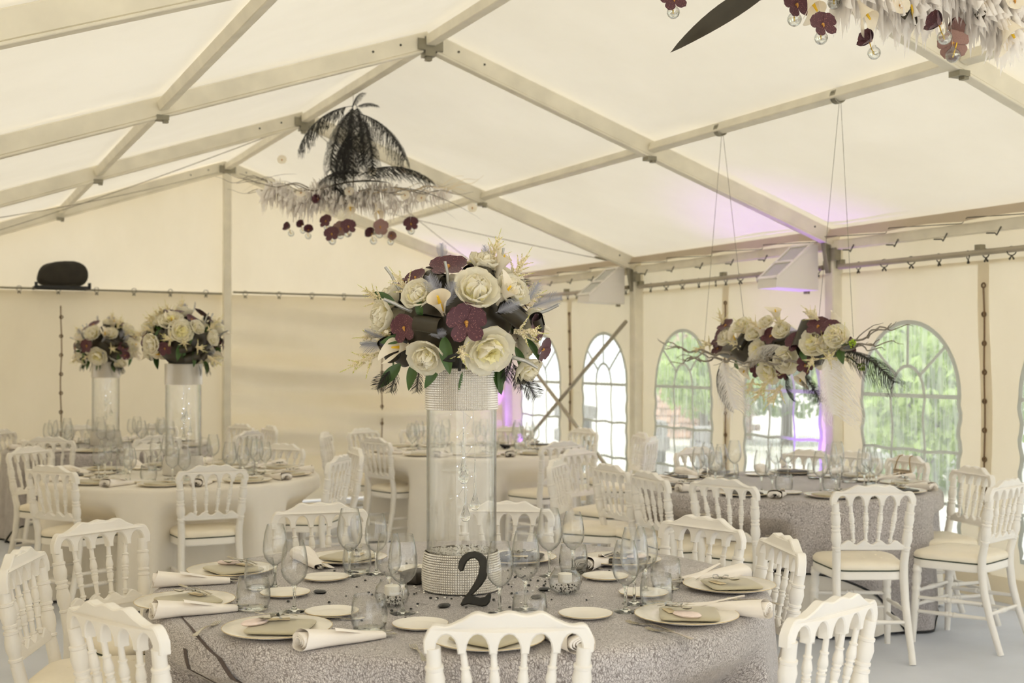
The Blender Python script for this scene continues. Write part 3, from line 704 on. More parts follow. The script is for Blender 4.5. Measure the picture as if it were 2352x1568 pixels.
# ------------------------------------------------------------------ tables and cloths
ZT0 = 0.80
def skirt_limit(tb):
    """where a chair is pushed up to the table the cloth hangs behind its seat"""
    cx, cy_, R = TAB[tb]; out = []
    for x, y, rz in CHD[tb]:
        d = hypot(x-cx, y-cy_); 
        if d-0.50 < R+0.02: out.append((atan2(y-cy_, x-cx), max(R-0.20, d-0.53), 0.30))
    return out
def fold(tb, th, dn):
    k = tb*1.7
    return 0.5*(sin(11*th+k+0.8*sin(3*th))+0.6*sin(17*th+2.2*k)+0.4*sin(29*th+k))*min(1, dn/0.5)
def cloth_pt(tb, th, s, off=0.0, amp=0.035):
    """point of the cloth at angle th and distance s from the centre measured along the cloth"""
    cx, cy_, R = TAB[tb]; e = 0.035; R1 = R-e
    if s <= R1: return Vector((cx+s*cos(th), cy_+s*sin(th), ZT0+off))
    q = (s-R1)/e
    if q < pi/2: r = R1+(e+off)*sin(q); z = ZT0-e+(e+off)*cos(q); dn = 0
    else:
        dn = s-R1-e*pi/2; r = R+off+0.02*dn+amp*fold(tb, th, dn)+amp*0.5*min(1, dn/0.5); z = ZT0-e-dn
        for a, lim, hw in LIM[tb]:
            da = (th-a+pi) % (2*pi)-pi
            if abs(da) < 0.75:
                wz = min(1, max(0, (0.70-z)/0.13)); wa = min(1, max(0, (0.34-abs(da)*R)/0.14)); wgt = wz*wa*wa*(3-2*wa)
                lim2 = lim+off
                if lim2 < r: r = r+(lim2-r)*wgt
    z = max(z, 0.006+off)
    return Vector((cx+r*cos(th), cy_+r*sin(th), z))
LIM = {k: skirt_limit(k) for k in TAB}
def cloth_mesh(tb, slen, nth, ntop, nsk, off, amp, name, mat):
    cx, cy_, R = TAB[tb]; V = []; F = []; UV = []
    def svals(th):
        L = slen(th); R1 = R-0.035; e = 0.035*pi/2
        return [R1*i/ntop for i in range(1, ntop+1)]+[R1+e*i/4 for i in range(1, 5)]+[R1+e+(L-R1-e)*i/nsk for i in range(1, nsk+1)]
    V.append(cloth_pt(tb, 0, 0, off)); UV.append((0, 0)); m = 0
    for k in range(nth):
        th = 2*pi*k/nth; sv = svals(th); m = len(sv)
        for s in sv: V.append(cloth_pt(tb, th, s, off, amp)); UV.append((s*cos(th), s*sin(th)))
    for k in range(nth):
        k2 = (k+1) % nth; F.append((0, 1+k*m, 1+k2*m))
        for i in range(m-1): F.append((1+k*m+i, 1+k*m+i+1, 1+k2*m+i+1, 1+k2*m+i))
    me = bpy.data.meshes.new(name); me.from_pydata([tuple(v-Vector((cx, cy_, 0))) for v in V], [], F); me.materials.append(mat)
    uv = me.uv_layers.new(name='UVMap'); idx = [0]*len(me.loops); me.loops.foreach_get('vertex_index', idx)
    uv.data.foreach_set('uv', [c for i in idx for c in UV[i]])
    me.shade_smooth(); me.update(); return me, V, m
TN = {1: 'the front table with the number two', 2: 'the left white table', 3: 'the central white table', 4: 'the far left grey table', 5: 'the window table'}
M['table_wood'] = pbr('table_plywood', lin((176, 146, 108)), 0.6, noise=0.2, nscale=6)
SQ = {1: (1.72, 0.35), 4: (1.50, 0.9), 5: (1.38, 0.995)}   # half side of the square grey overlays and their turn
for tb, (cx, cy_, R) in TAB.items():
    t = thing('round_table', 'round folding table hidden under %s cloth, %s' % ('a white' if tb in (2, 3) else 'a grey', {1: 'nearest the camera', 2: 'on the left', 3: 'in the middle far back', 4: 'in the far left corner', 5: 'by the windows'}[tb]), 'table', (cx, cy_, 0), 0, 'round banquet tables')
    m = MB(); m.lathe([(0, 0.765), (R-0.04, 0.765), (R-0.04, 0.793), (0, 0.793)], 48); m.build('tabletop', M['table_wood'], t)
    for a in (0.4, 2.0, 3.5, 5.1):
        m = MB(); m.tube([(0.42*cos(a), 0.42*sin(a), 0.0), (0.38*cos(a), 0.38*sin(a), 0.765)], 0.016, 8); m.build('leg', M['dark_metal'], t)
    me, V, k = cloth_mesh(tb, lambda th: R-0.035+0.055+0.745, 240, 6, 22, 0.0, 0.045, 'tablecloth', M['white_cloth'])
    o = inst('tablecloth', me, None, (cx, cy_, 0)); tag(o, 'white floor-length cloth on '+TN[tb], 'tablecloth', 'white tablecloths')
    if tb in SQ:
        hs, rot = SQ[tb]
        def slen(th, hs=hs, rot=rot, R=R):
            a = (th-rot) % (pi/2)-pi/4; L = hs/cos(pi/4-abs(a)) if False else hs/max(abs(cos(th-rot)), abs(sin(th-rot)))
            return min(L, hs*1.36, R+0.79)
        n = 300; me, V, k = cloth_mesh(tb, slen, n, 10, 26, 0.006, 0.05, 'table_overlay', M['crinkle'])
        o = inst('table_overlay', me, None, (cx, cy_, 0)); tag(o, 'crinkled silver grey organza overlay with black hem on '+TN[tb], 'tablecloth', 'grey overlays')
        m = MB(); m.tube([V[1+i*k+k-1]-Vector((cx, cy_, 0)) for i in range(n)], 0.0065, 6, closed=True); m.build('hem', M['black_hem'], o, 180)
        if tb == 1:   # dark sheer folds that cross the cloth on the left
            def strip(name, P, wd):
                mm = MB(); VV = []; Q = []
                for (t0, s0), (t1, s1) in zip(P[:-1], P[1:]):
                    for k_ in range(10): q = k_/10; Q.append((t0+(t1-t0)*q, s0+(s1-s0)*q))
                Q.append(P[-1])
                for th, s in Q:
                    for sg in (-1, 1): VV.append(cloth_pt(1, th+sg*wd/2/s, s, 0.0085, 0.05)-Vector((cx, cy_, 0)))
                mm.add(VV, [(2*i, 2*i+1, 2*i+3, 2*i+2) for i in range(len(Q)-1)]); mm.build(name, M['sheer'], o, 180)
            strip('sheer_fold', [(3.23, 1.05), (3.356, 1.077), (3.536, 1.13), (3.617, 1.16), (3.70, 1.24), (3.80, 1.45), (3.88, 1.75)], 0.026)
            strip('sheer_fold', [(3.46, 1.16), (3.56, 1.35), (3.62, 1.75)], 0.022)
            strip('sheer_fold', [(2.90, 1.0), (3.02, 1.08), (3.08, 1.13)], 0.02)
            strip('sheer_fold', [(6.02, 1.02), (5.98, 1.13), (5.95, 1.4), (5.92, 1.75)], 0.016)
# ------------------------------------------------------------------ tableware
def at(x, y, z):
    """world point at height z on the line of sight of photo position (x, y)"""
    up = Vector((-sin(PITCH)*sin(YAW), -sin(PITCH)*cos(YAW), cos(PITCH))); fw = Vector((cos(PITCH)*sin(YAW), cos(PITCH)*cos(YAW), sin(PITCH)))
    d = fw+RGT*((x-1176)/2817.2)-up*((y-784)/2817.2); return CAM+d*((z-CAM.z)/d.z)
ZC = 0.8065; ZW = 0.800
M['glass'] = thin_glass('clear_glass')
M['solid_glass'] = glass('solid_glass', (0.99, 1, 0.99, 1), 1.40)
M['china'] = pbr('white_china', lin((246, 241, 230)), 0.22, spec=0.5, coat=0.2)
M['gold'] = pbr('gold_rim', lin((222, 200, 150)), 0.3, metal=0.6)
M['sage'] = pbr('sage_satin', lin((192, 184, 158)), 0.42, spec=0.4, noise=0.05, nscale=12, sheen=0.2)
M['slate'] = pbr('slate_satin', lin((70, 66, 60)), 0.5)
M['napkin'] = pbr('white_napkin', lin((248, 242, 234)), 0.85, spec=0.1, bump=0.05, bscale=200)
M['steel'] = pbr('cutlery_steel', lin((206, 200, 184)), 0.22, metal=1.0)
M['ribbon'] = pbr('silver_ribbon', lin((190, 190, 184)), 0.28, metal=0.6)
M['card'] = pbr('cream_card', lin((240, 222, 184)), 0.8)
M['pink'] = pbr('printed_pink_tag', lin((240, 222, 214)), 0.7, noise=0.12, nscale=60)
M['wax'] = pbr('white_wax', lin((250, 246, 234)), 0.5)
M['pebble'] = pbr('black_pebble', lin((38, 38, 36)), 0.3, spec=0.6)
M['bead'] = pbr('clear_bead', lin((226, 222, 214)), 0.15, spec=0.9)
def gprof(outer, inner): return outer+inner[::-1]
def wine_mesh(name, rr, rb, hb, hs, rf):
    th = 0.0013; m = MB(); m.cm = 1
    m.lathe([(0, 0.0), (rf, 0.0), (rf, 0.0018), (rf*0.55, 0.0045), (0.008, 0.010), (0.0052, 0.022), (0.0048, hs*0.7), (0.007, hs-0.004), (0.012, hs+0.001), (0, hs+0.002)], 20); m.cm = 0
    B = [(0.20, 0.012), (0.58, 0.09), (0.86, 0.20), (1.0, 0.36), (0.975, 0.55), (0.86, 0.80), (rr/rb, 1.0)]
    o = [(rb*a, hs+hb*b) for a, b in B]; i = [(rb*a-th, hs+hb*b+0.001) for a, b in B[:-1]]+[(rr-th, hs+hb)]
    m.lathe(o+[(rr-th*0.5, hs+hb+0.0008)]+i[::-1], 24); m.cm = 1; return m.mesh(name, [M['glass'], M['solid_glass']], 60)
WINE = wine_mesh('wine_glass', 0.030, 0.045, 0.150, 0.085, 0.040)
BIG = wine_mesh('water_glass', 0.034, 0.049, 0.165, 0.095, 0.043)
m = MB(); m.cm = 1; m.lathe([(0, 0), (0.040, 0), (0.049, 0.004), (0.050, 0.009), (0.040, 0.012), (0, 0.012)], 24); m.cm = 0
m.lathe([(0.049, 0.009), (0.056, 0.03), (0.057, 0.055), (0.053, 0.090), (0.049, 0.110), (0.0480, 0.1106), (0.0475, 0.110), (0.0515, 0.088), (0.0555, 0.055), (0.0545, 0.030), (0.047, 0.011)], 26); m.cm = 1; TUMB = m.mesh('tumbler', [M['glass'], M['solid_glass']], 60)
def plate_mesh(name, r, h):
    m = MB(); m.lathe([(0, 0.004), (r*0.55, 0.004), (r*0.60, 0.0), (r*0.64, 0.002), (r*0.98, h), (r, h+0.003), (r*0.985, h+0.005), (r*0.70, 0.008), (r*0.62, 0.007), (0, 0.007)], 40); return m.mesh(name, M['china'], 60)
PL, BP = plate_mesh('charger_plate', 0.168, 0.016), plate_mesh('bread_plate', 0.088, 0.010)
def rim_mesh(r, z):
    m = MB(); m.tube([(r*cos(a), r*sin(a), z) for a in [2*pi*k/48 for k in range(48)]], 0.0011, 5, closed=True); return m.mesh('gold_rim', M['gold'], 60)
PR, BR = rim_mesh(0.1675, 0.020), rim_mesh(0.0875, 0.0135)
def pad(w_, d_, h_, mat, name):
    m = MB()
    def fn(u, v):
        a = 2*pi*u; p = (v-0.5)*pi; e = 0.22; c, s = cos(a), sin(a)
        k = max(0, cos(p))**0.18
        return (w_/2*math.copysign(abs(c)**e, c)*k, d_/2*math.copysign(abs(s)**e, s)*k, h_/2+h_/2*sin(p)*(0.8+0.2*k))
    m.grid(fn, 40, 10, True); return m.mesh(name, mat, 180)
FOLD, FOLDS = pad(0.19, 0.19, 0.016, M['sage'], 'napkin_folder'), pad(0.19, 0.19, 0.016, M['slate'], 'napkin_folder')
def fork_mesh(L=0.19):
    m = MB(); n = 14
    def prof(t): return 0.004+0.005*max(0, (0.25-t)/0.25)+0.008*max(0, (t-0.68)/0.32)**0.6*(t > 0.68)
    def zz(t): return 0.003+0.012*sin(pi*min(1, t/0.72))*(0.35+0.65*t)-(0.006*(t-0.72)/0.28 if t > 0.9 else 0)
    V = []; 
    for i in range(n+1):
        t = i/n*0.80; x = L*t; w_ = prof(t); z = zz(t)
        V += [(x, -w_, z), (x, w_, z), (x, w_, z+0.002), (x, -w_, z+0.002)]
    F = [(i*4+k, i*4+(k+1) % 4, i*4+4+(k+1) % 4, i*4+4+k) for i in range(n) for k in range(4)]+[(0, 3, 2, 1), (n*4, n*4+1, n*4+2, n*4+3)]
    m.add(V, F)
    for k in range(4):
        y = -0.0095+k*0.00633; m.beam((L*0.79, y*0.95, zz(0.8)+0.001), (L*0.90, y, zz(0.86)+0.001), 0.003, 0.002, ch=0.0005); m.beam((L*0.90, y, zz(0.86)+0.001), (L, y*0.9, zz(0.8)+0.004), 0.0026, 0.002, ch=0.0005)
    return m.mesh('fork', M['steel'], 50)
def spoon_mesh(L=0.15):
    m = MB()
    def fn(u, v):
        t = u; w_ = 0.0035+0.004*max(0, (0.2-t)/0.2); 
        if t > 0.66: q = (t-0.66)/0.34; w_ = 0.0035+0.0125*sin(pi*min(1, 0.08+q*0.92))**0.8
        y = (v-0.5)*2*w_; dip = 0.006*sin(pi*max(0, min(1, (t-0.66)/0.34)))*(1-(2*v-1)**2) if t > 0.66 else 0
        return (L*t, y, 0.004+0.010*sin(pi*min(1, t/0.75))-dip)
    m.grid(fn, 24, 6)
    n = len(m.v); m.add([(x, y, z-0.0016) for x, y, z in m.v], [f[::-1] for f in m.f]); return m.mesh('spoon', M['steel'], 60)
def knife_mesh(L=0.21):
    m = MB(); P = [(0, -0.005), (L*0.5, -0.0065), (L*0.52, -0.009), (L*0.9, -0.008), (L, 0.004), (L*0.5, 0.0055), (0, 0.005)]
    m.extrude([(x, y) for x, y in P], 0.0028, Matrix.Rotation(-pi/2, 3, 'X')); return m.mesh('knife', M['steel'], 40)
FORK, SPOON, KNIFE = fork_mesh(), spoon_mesh(), knife_mesh()
def napkin_mesh():
    m = MB(); L = 0.27
    def fn(u, v):
        a = 2*pi*u; t = v; w_ = (0.046-0.024*t**1.2); h = 0.029-0.019*t; e = 0.7
        c, s = cos(a), sin(a); x = L*t
        return (x+0.012*s*(t < 0.05), w_*math.copysign(abs(c)**e, c)+0.004*sin(t*6), h+h*math.copysign(abs(s)**e, s))
    m.grid(fn, 24, 14, True)
    for k in range(3):            # folded layers that show at the thick end
        pts = []; r = 1-0.26*k
        for i in range(15):
            a = -0.4*pi+1.75*pi*i/14; pts.append((0.036*r*cos(a)*-1, 0.026+0.021*r*sin(a)))
        V = []
        for y, z in pts: V += [(-0.006-0.001*k, y*1.14, z+0.003), (0.03, y, z), (0.03, y*0.9, 0.026+(z-0.026)*0.9), (-0.006-0.001*k, y*0.92, 0.026+(z-0.026)*0.9)]
        m.add(V, [(i*4+j, i*4+(j+1) % 4, i*4+4+(j+1) % 4, i*4+4+j) for i in range(14) for j in range(4)])
    def flap(u, v): return (0.09+0.19*v, -0.035*(1-v)+0.05*u*v+0.02*u-0.01, 0.046*(1-v)+0.006+0.010*u*(1-v)+0.004*sin(u*5))
    m.grid(flap, 6, 8); n0 = len(m.v)-63
    m.add([(x, y, z-0.003) for x, y, z in m.v[n0:]], [tuple(reversed([a+j*7+i for a in (0,)][:0])) for i in range(0) for j in range(0)])
    return m.mesh('roll', M['napkin'], 70)
NAPK = napkin_mesh()
def bow_mesh():
    m = MB()
    for s in (-1, 1):
        for k in range(2):
            P = [(0, 0, 0.004), (s*0.014, 0.006*k, 0.016), (s*0.028, 0.010*k-0.004, 0.014), (s*0.026, -0.002, 0.004), (s*0.010, 0, 0.002), (0, 0, 0.004)]
            V = []
            for p in P: V += [(p[0], p[1]-0.007, p[2]), (p[0], p[1]+0.007, p[2]+0.001)]
            m.add(V, [(2*i, 2*i+1, 2*i+3, 2*i+2) for i in range(5)])
        m.add([(0, -0.004, 0.003), (0, 0.004, 0.003), (s*0.03, 0.03, 0.002), (s*0.022, 0.036, 0.002)], [(0, 1, 2, 3)])
    m.lathe([(0, 0), (0.006, 0.002), (0.007, 0.007), (0.0, 0.012)], 8); return m.mesh('ribbon_bow', M['ribbon'], 50)
BOW = bow_mesh()
m = MB(); m.box((0, 0, 0.0015), (0.07, 0.028, 0.002)); TAGM = m.mesh('tag', M['card'], 0)
m = MB(); m.lathe([(0, 0), (0.036, 0), (0.040, 0.004), (0.036, 0.009), (0, 0.010)], 20); m.v = [(x*1.25, y*0.8, z) for x, y, z in m.v]; PINK = m.mesh('oval_tag', M['pink'], 50)
def proto_bundle():
    t = thing('cutlery_bundle', 'x', 'cutlery', group='tied little cutlery bundles')
    inst('spoon', SPOON, t, (-0.05, 0.006, 0.002), (0, -0.12, 0.10), 0.85); inst('fork', FORK, t, (-0.06, -0.008, 0.004), (0, -0.16, -0.06), 0.72)
    inst('ribbon_bow', BOW, t, (0.005, 0, 0.012), (0, 0, 0.5)); inst('tag', TAGM, t, (0.0, -0.012, 0.001), (0, 0, -0.35)); return t
def proto_napkin():
    t = thing('rolled_napkin', 'x', 'napkin', group='rolled white napkins')
    inst('roll', NAPK, t); inst('knife', KNIFE, t, (0.11, 0.004, 0.034), (0, 0.10, 0.05)); inst('fork', FORK, t, (0.31, -0.012, 0.006), (0, 0.05, pi-0.04)); return t
def proto_plate():
    t = thing('charger_plate', 'x', 'plate', group='large dinner plates'); inst('dish', PL, t); inst('gold_rim', PR, t); return t
def proto_bread():
    t = thing('bread_plate', 'x', 'plate', group='small bread plates'); inst('dish', BP, t); inst('gold_rim', BR, t); return t
PRO = {'bundle': proto_bundle, 'napkin': proto_napkin, 'plate': proto_plate, 'bread': proto_bread}
FIRST = {}
def put(kind, p, rz, label, z=None):
    if kind in PRO:
        if kind in FIRST: o = copy_tree(FIRST[kind])
        else: o = FIRST[kind] = PRO[kind]()
    else:
        me, nm, cat, grp = {'wine': (WINE, 'wine_glass', 'wine glass', 'clear wine glasses'), 'big': (BIG, 'water_glass', 'wine glass', 'clear tall stemmed glasses'), 'tumb': (TUMB, 'tumbler', 'glass', 'clear tumblers'),
            'folder': (FOLD, 'napkin_folder', 'napkin folder', 'folded satin pads on plates'), 'slate': (FOLDS, 'napkin_folder', 'napkin folder', 'folded satin pads on plates'), 'fork': (FORK, 'fork', 'fork', 'forks on the tables'), 'pink': (PINK, 'oval_tag', 'name tag', 'oval pink tags')}[kind]
        o = inst(nm, me); tag(o, None, cat, grp)
    o.location = (p[0], p[1], z if z is not None else ZC); o.rotation_euler = (0, 0, rz); o['label'] = label; return o
PLACE = ['nearest', 'near right', 'right-hand', 'far right', 'back right', 'back left', 'far left', 'left-hand', 'near left']
# --- the front table, laid as in the photograph
ft = 'of the front table'
def toc(p): return atan2(TAB[1][1]-p.y, TAB[1][0]-p.x)
S1 = [('near left', (637, 1452), 'folder', 0.5), ('left-hand', (425, 1390), 'folder', 0.2), ('far left', (530, 1316), 'folder', 0.9), ('back left', (795, 1288), 'folder', 0.3), ('back right', (1185, 1288), 'slate', 0.1),
      ('far right', (1425, 1292), 'slate', 0.4), ('right-hand', (1675, 1352), 'folder', 0.25), ('near right', (1577, 1422), 'folder', 0.6), ('nearest', (1120, 1478), 'folder', 0.78)]
for ph, px, fk, tw in S1:
    p = at(*px, ZC); a = toc(p); put('plate', p, a, 'large gold-rimmed plate at the %s place %s' % (ph, ft))
    put(fk, p+Vector((0.01, 0, 0)), a+tw, '%s satin pad at the %s place %s' % ('pale sage' if fk == 'folder' else 'dark', ph, ft), ZC+0.010)
    if ph != 'nearest':
        q = p+Vector((cos(a+0.6)*0.045, sin(a+0.6)*0.045, 0)); put('bundle', q, a+tw+2.2, 'ribbon-tied small cutlery at the %s place %s' % (ph, ft), ZC+0.027)
    if ph in ('near left', 'far left', 'far right', 'near right'):
        q = p-Vector((cos(a-1.0)*0.07, sin(a-1.0)*0.07, 0)); put('pink', q, a, 'oval pale pink tag at the %s place %s' % (ph, ft), ZC+0.027)
def dirpx(p0, p1): a, b = at(*p0, ZC), at(*p1, ZC); return a, atan2(b.y-a.y, b.x-a.x)
for ph, p0, p1 in (('nearest, left of the chair crest', (690, 1492), (890, 1462)), ('left-hand', (352, 1420), (545, 1402)), ('far left', (355, 1348), (540, 1338)), ('right-hand', (1712, 1328), (1560, 1338)), ('near right', (1762, 1418), (1580, 1398)),
                   ('back left', (690, 1284), (745, 1312)), ('nearest, behind the chair crest', (1335, 1500), (1230, 1450)), ('far right', (1340, 1312), (1430, 1278))):
    a, r = dirpx(p0, p1); put('napkin', a, r, 'rolled white napkin with cutlery, %s on the front table' % ph)
for ph, px in (('near left', (762, 1411)), ('left-hand', (655, 1367)), ('far left', (748, 1331)), ('back right', (955, 1312)), ('far right', (1390, 1329)), ('nearest, behind the crest', (1345, 1416)), ('front centre', (965, 1440)), ('right-hand', (1478, 1367))):
    put('bread', at(*px, ZC), 0.3, 'small white bread plate, %s on the front table' % ph)
GL = [('wine', (676, 1403), 'left, standing before the bread plate'), ('wine', (632, 1352), 'left, the second one behind a tumbler'), ('big', (803, 1322), 'behind the vase, left, taller of two'), ('wine', (864, 1318), 'behind the vase, left, smaller of two'),
      ('big', (925, 1408), 'left of the vase foot, right of two'), ('wine', (893, 1380), 'left of the vase foot, left of two'), ('wine', (1148, 1408), 'right beside the black numeral'), ('big', (1207, 1398), 'right of the black numeral, the second one'),
      ('big', (1262, 1322), 'behind the vase, right, taller of two'), ('wine', (1316, 1312), 'behind the vase, right, smaller of two'), ('wine', (1437, 1404), 'right, nearest of the three together'), ('big', (1457, 1386), 'right, middle of the three together'), ('wine', (1483, 1360), 'right, farthest of the three together')]
for k, px, ph in GL: put(k, at(*px, ZC), 0, 'clear stemmed glass on the front table, '+ph)
for px, ph in (((582, 1400), 'left, beside the napkin'), ((597, 1352), 'left, behind the nearer tumbler'), ((820, 1316), 'back left before the plate'), ((848, 1448), 'in front, left of the chair crest'), ((1508, 1392), 'right, before the large plate'),
               ((1530, 1352), 'right, behind another tumbler'), ((1317, 1316), 'back right behind the candle bowl'), ((1217, 1444), 'front, peeping over the chair crest')):
    put('tumb', at(*px, ZC), 0, 'clear tumbler on the front table, '+ph)
for p0, p1, ph in (((447, 1462), (520, 1420), 'left of the near left plate'), ((975, 1520), (925, 1455), 'left of the nearest plate'), ((1590, 1470), (1430, 1432), 'right front, the nearer one'), ((1545, 1452), (1415, 1424), 'right front, the second one'), ((1790, 1390), (1640, 1372), 'beside the right-hand plate'), ((1380, 1308), (1340, 1295), 'far right near the napkin'), ((940, 1310), (985, 1300), 'behind the vase foot')):
    a, r = dirpx(p0, p1); put('fork', a, r, 'steel fork on the front table, '+ph)
put('fork', at(700, 1427, ZC), -0.3, 'steel fork on the front table, behind the near left plate')
# candle bowl, pebbles, pouch, confetti
def candle_bowl(p, label):
    t = thing('candle_bowl', label, 'candle holder', (p.x, p.y, ZC), 0, 'glass candle bowls')
    m = MB(); o = [(0, 0), (0.03, 0), (0.052, 0.014), (0.060, 0.040), (0.054, 0.068), (0.040, 0.085), (0.041, 0.090)]; i = [(0, 0.003), (0.03, 0.004), (0.05, 0.016), (0.058, 0.040), (0.052, 0.067), (0.038, 0.085), (0.039, 0.090)]
    m.lathe(o+i[::-1], 24); m.build('bowl', M['glass'], t, 60)
    m = MB(); m.lathe([(0, 0.040), (0.024, 0.040), (0.025, 0.042), (0.025, 0.070), (0.022, 0.072), (0, 0.071)], 16); m.tube([(0, 0, 0.07), (0.001, 0, 0.078)], 0.001, 4); m.build('candle', M['wax'], t, 50)
    r = random.Random(4); m = MB(); m.cm = 0
    for k in range(60):
        a, rr = r.uniform(0, 6.28), 0.044*sqrt(r.random()); m.cm = k % 2; m.lathe([(0, -0.004), (0.004, 0), (0, 0.004)], 5, (rr*cos(a), rr*sin(a), 0.009+r.random()*0.022))
    m.cm = 1; tag(m.build('gravel', [M['pebble'], M['bead']], t, 30), kind='stuff')
candle_bowl(at(1298, 1362, ZC), 'small round glass bowl with white candle and gravel, right of the vase')
candle_bowl(at(900, 1392, ZC), 'small round glass bowl with white candle behind the left glasses')
def pebble(px, label, s=1.0):
    m = MB(); m.lathe([(0, 0), (0.02, 0.001), (0.027, 0.006), (0.02, 0.011), (0, 0.012)], 16); m.v = [(x*s, y*s*0.75, z) for x, y, z in m.v]
    o = m.build('pebble', M['pebble'], None, 60); p = at(*px, ZC); o.location = (p.x, p.y, ZC); o.rotation_euler = (0, 0, R0.uniform(0, 3)); tag(o, label, 'pebble', 'black table pebbles')
pebble((735, 1362), 'flat black pebble on the left of the front table'); pebble((1020, 1394), 'flat black pebble before the vase foot, left of the numeral'); pebble((1250, 1356), 'flat black pebble behind the numeral glasses')
pebble((1232, 1374), 'flat black pebble behind the tumbler at the chair crest', 0.9)
p = at(955, 1338, ZC); m = MB(); m.v = []; o = inst('pouch', pad(0.11, 0.08, 0.05, M['slate'], 'pouch'), None, (p.x, p.y, ZC), (0, 0, 0.6)); tag(o, 'small black pouch behind the left of the vase foot', 'pouch')
m = MB(); r = random.Random(11); V0 = Vector((TAB[1][0], TAB[1][1], ZC))
for k in range(190):
    a = r.uniform(0, 6.28); d = 0.17+abs(r.gauss(0, 0.24)); m.cm = 0 if k % 5 < 3 else 1; s = r.uniform(0.7, 1.2)
    if d > 0.8: continue
    m.lathe([(0, 0), (0.0055*s, 0.002), (0.004*s, 0.006*s), (0, 0.007*s)], 6, V0+Vector((d*cos(a), d*sin(a), 0)))
m.cm = 1; o = m.build('table_confetti', [M['pebble'], M['bead']], None, 60); tag(o, 'black seeds and clear beads scattered around the vase', 'confetti', None, 'stuff')
# --- the other tables
GRP = {2: 'of the left white table', 3: 'of the central white table', 4: 'of the far left grey table', 5: 'of the window table'}
rr = random.Random(21)
for tb in (2, 3, 4, 5):
    cx, cy_, R = TAB[tb]; zz = ZC if tb in SQ else ZW+0.0005; base = atan2(-FWD.y, -FWD.x)
    for k in range(9):
        a = base+2*pi*k/9+0.12+rr.uniform(-0.04, 0.04); e = Vector((cos(a), sin(a), 0)); s = Vector((-sin(a), cos(a), 0)); c0 = Vector((cx, cy_, zz)); ph = PLACE[k]; g = GRP[tb]
        p = c0+e*(R-0.20); put('plate', p, a, 'large white plate at the %s place %s' % (ph, g), zz)
        dk = rr.random() < (0.6 if tb in (4, 5) else 0.2)
        put('slate' if dk else 'folder', p, a+rr.uniform(0, 1.5), '%s satin pad at the %s place %s' % ('dark' if dk else 'pale sage', ph, g), zz+0.010)
        if tb in (2, 5) or k < 4: put('bundle', p+s*0.03, a+rr.uniform(0, 3), 'ribbon-tied small cutlery at the %s place %s' % (ph, g), zz+0.027)
        q = c0+e*(R-0.08)+s*0.235; put('napkin', q, a+pi+rr.uniform(-0.3, 0.3), 'rolled white napkin at the %s place %s' % (ph, g), zz)
        put('bread', c0+e*(R-0.42)-s*0.20, 0, 'small white bread plate at the %s place %s' % (ph, g), zz)
        put('big', c0+e*(R-0.44)+s*0.02, 0, 'taller stemmed glass at the %s place %s' % (ph, g), zz); put('wine', c0+e*(R-0.40)+s*0.105, 0, 'smaller stemmed glass at the %s place %s' % (ph, g), zz)
        if k % 3 != 1: put('tumb', c0+e*(R-0.54)+s*0.13, 0, 'clear tumbler at the %s place %s' % (ph, g), zz)
# small sign hung on a chair back at the window table
sx, sy = 3.20, -1.11; rz = atan2(-(TAB[5][0]-sx), TAB[5][1]-sy); t = thing('chair_sign', 'small wooden MR sign hanging from a chair at the window table', 'sign', (sx, sy, 0.0), rz)
M['sign_wood'] = pbr('sign_wood', lin((214, 196, 168)), 0.7, noise=0.1, nscale=30); M['sign_ink'] = pbr('sign_ink', lin((90, 78, 66)), 0.7); M['twine'] = pbr('twine', lin((168, 140, 96)), 0.9)
m = MB(); m.box((0, 0.052, 0.815), (0.17, 0.010, 0.10)); m.build('board', M['sign_wood'], t, 30)
for s_ in (-1, 1):
    m = MB(); m.tube([(s_*0.075, 0.052, 0.862), (s_*0.06, 0.045, 0.92), (s_*0.05, 0.03, 0.955), (s_*0.048, 0.0, 0.962)], 0.004, 6); m.build('twine_loop', M['twine'], t)
cu = bpy.data.curves.new('sign_text', 'FONT'); cu.body = 'MR'; cu.size = 0.082; cu.align_x = 'CENTER'; cu.extrude = 0.001; ob = bpy.data.objects.new('tmp', cu)
me = bpy.data.meshes.new_from_object(ob); me.materials.append(M['sign_ink']); bpy.data.objects.remove(ob)
inst('lettering', me, t, (0, 0.058, 0.786), (pi/2, 0, pi))
m = MB()
for k in range(16): m.tube([(-0.075+0.01*k, 0.0575, 0.857), (-0.075+0.01*k, 0.0595, 0.857)], 0.003, 6)
tag(m.build('bead_edge', M['sign_ink'], t), kind='stuff')
# ------------------------------------------------------------------ flowers and feathers
def speckle(name, base, vein, rough=0.55):
    m, nt, out = nodes(name); L = nt.links.new; tc = N(nt, 'ShaderNodeTexCoord'); v = N(nt, 'ShaderNodeTexVoronoi', i_Scale=210.0); L(tc.outputs['Object'], v.inputs['Vector'])
    nz = N(nt, 'ShaderNodeTexNoise', i_Scale=40.0); L(tc.outputs['Object'], nz.inputs['Vector'])
    r = N(nt, 'ShaderNodeValToRGB'); e = r.color_ramp.elements; e[0].color = vein; e[0].position = 0.10; e[1].color = base; e[1].position = 0.30; L(v.outputs['Distance'], r.inputs[0])
    b = N(nt, 'ShaderNodeBsdfPrincipled', i_Roughness=rough); b.inputs['Sheen Weight'].default_value = 0.2; L(r.outputs[0], b.inputs['Base Color']); L(b.outputs[0], out.inputs[0]); return m
M['orchid'] = speckle('purple_orchid', lin((78, 34, 46)), lin((168, 112, 104)))
M['orchid_mauve'] = speckle('mauve_orchid', lin((150, 116, 108)), lin((120, 80, 84)))
M['column'] = pbr('orchid_column', lin((196, 142, 66)), 0.5)
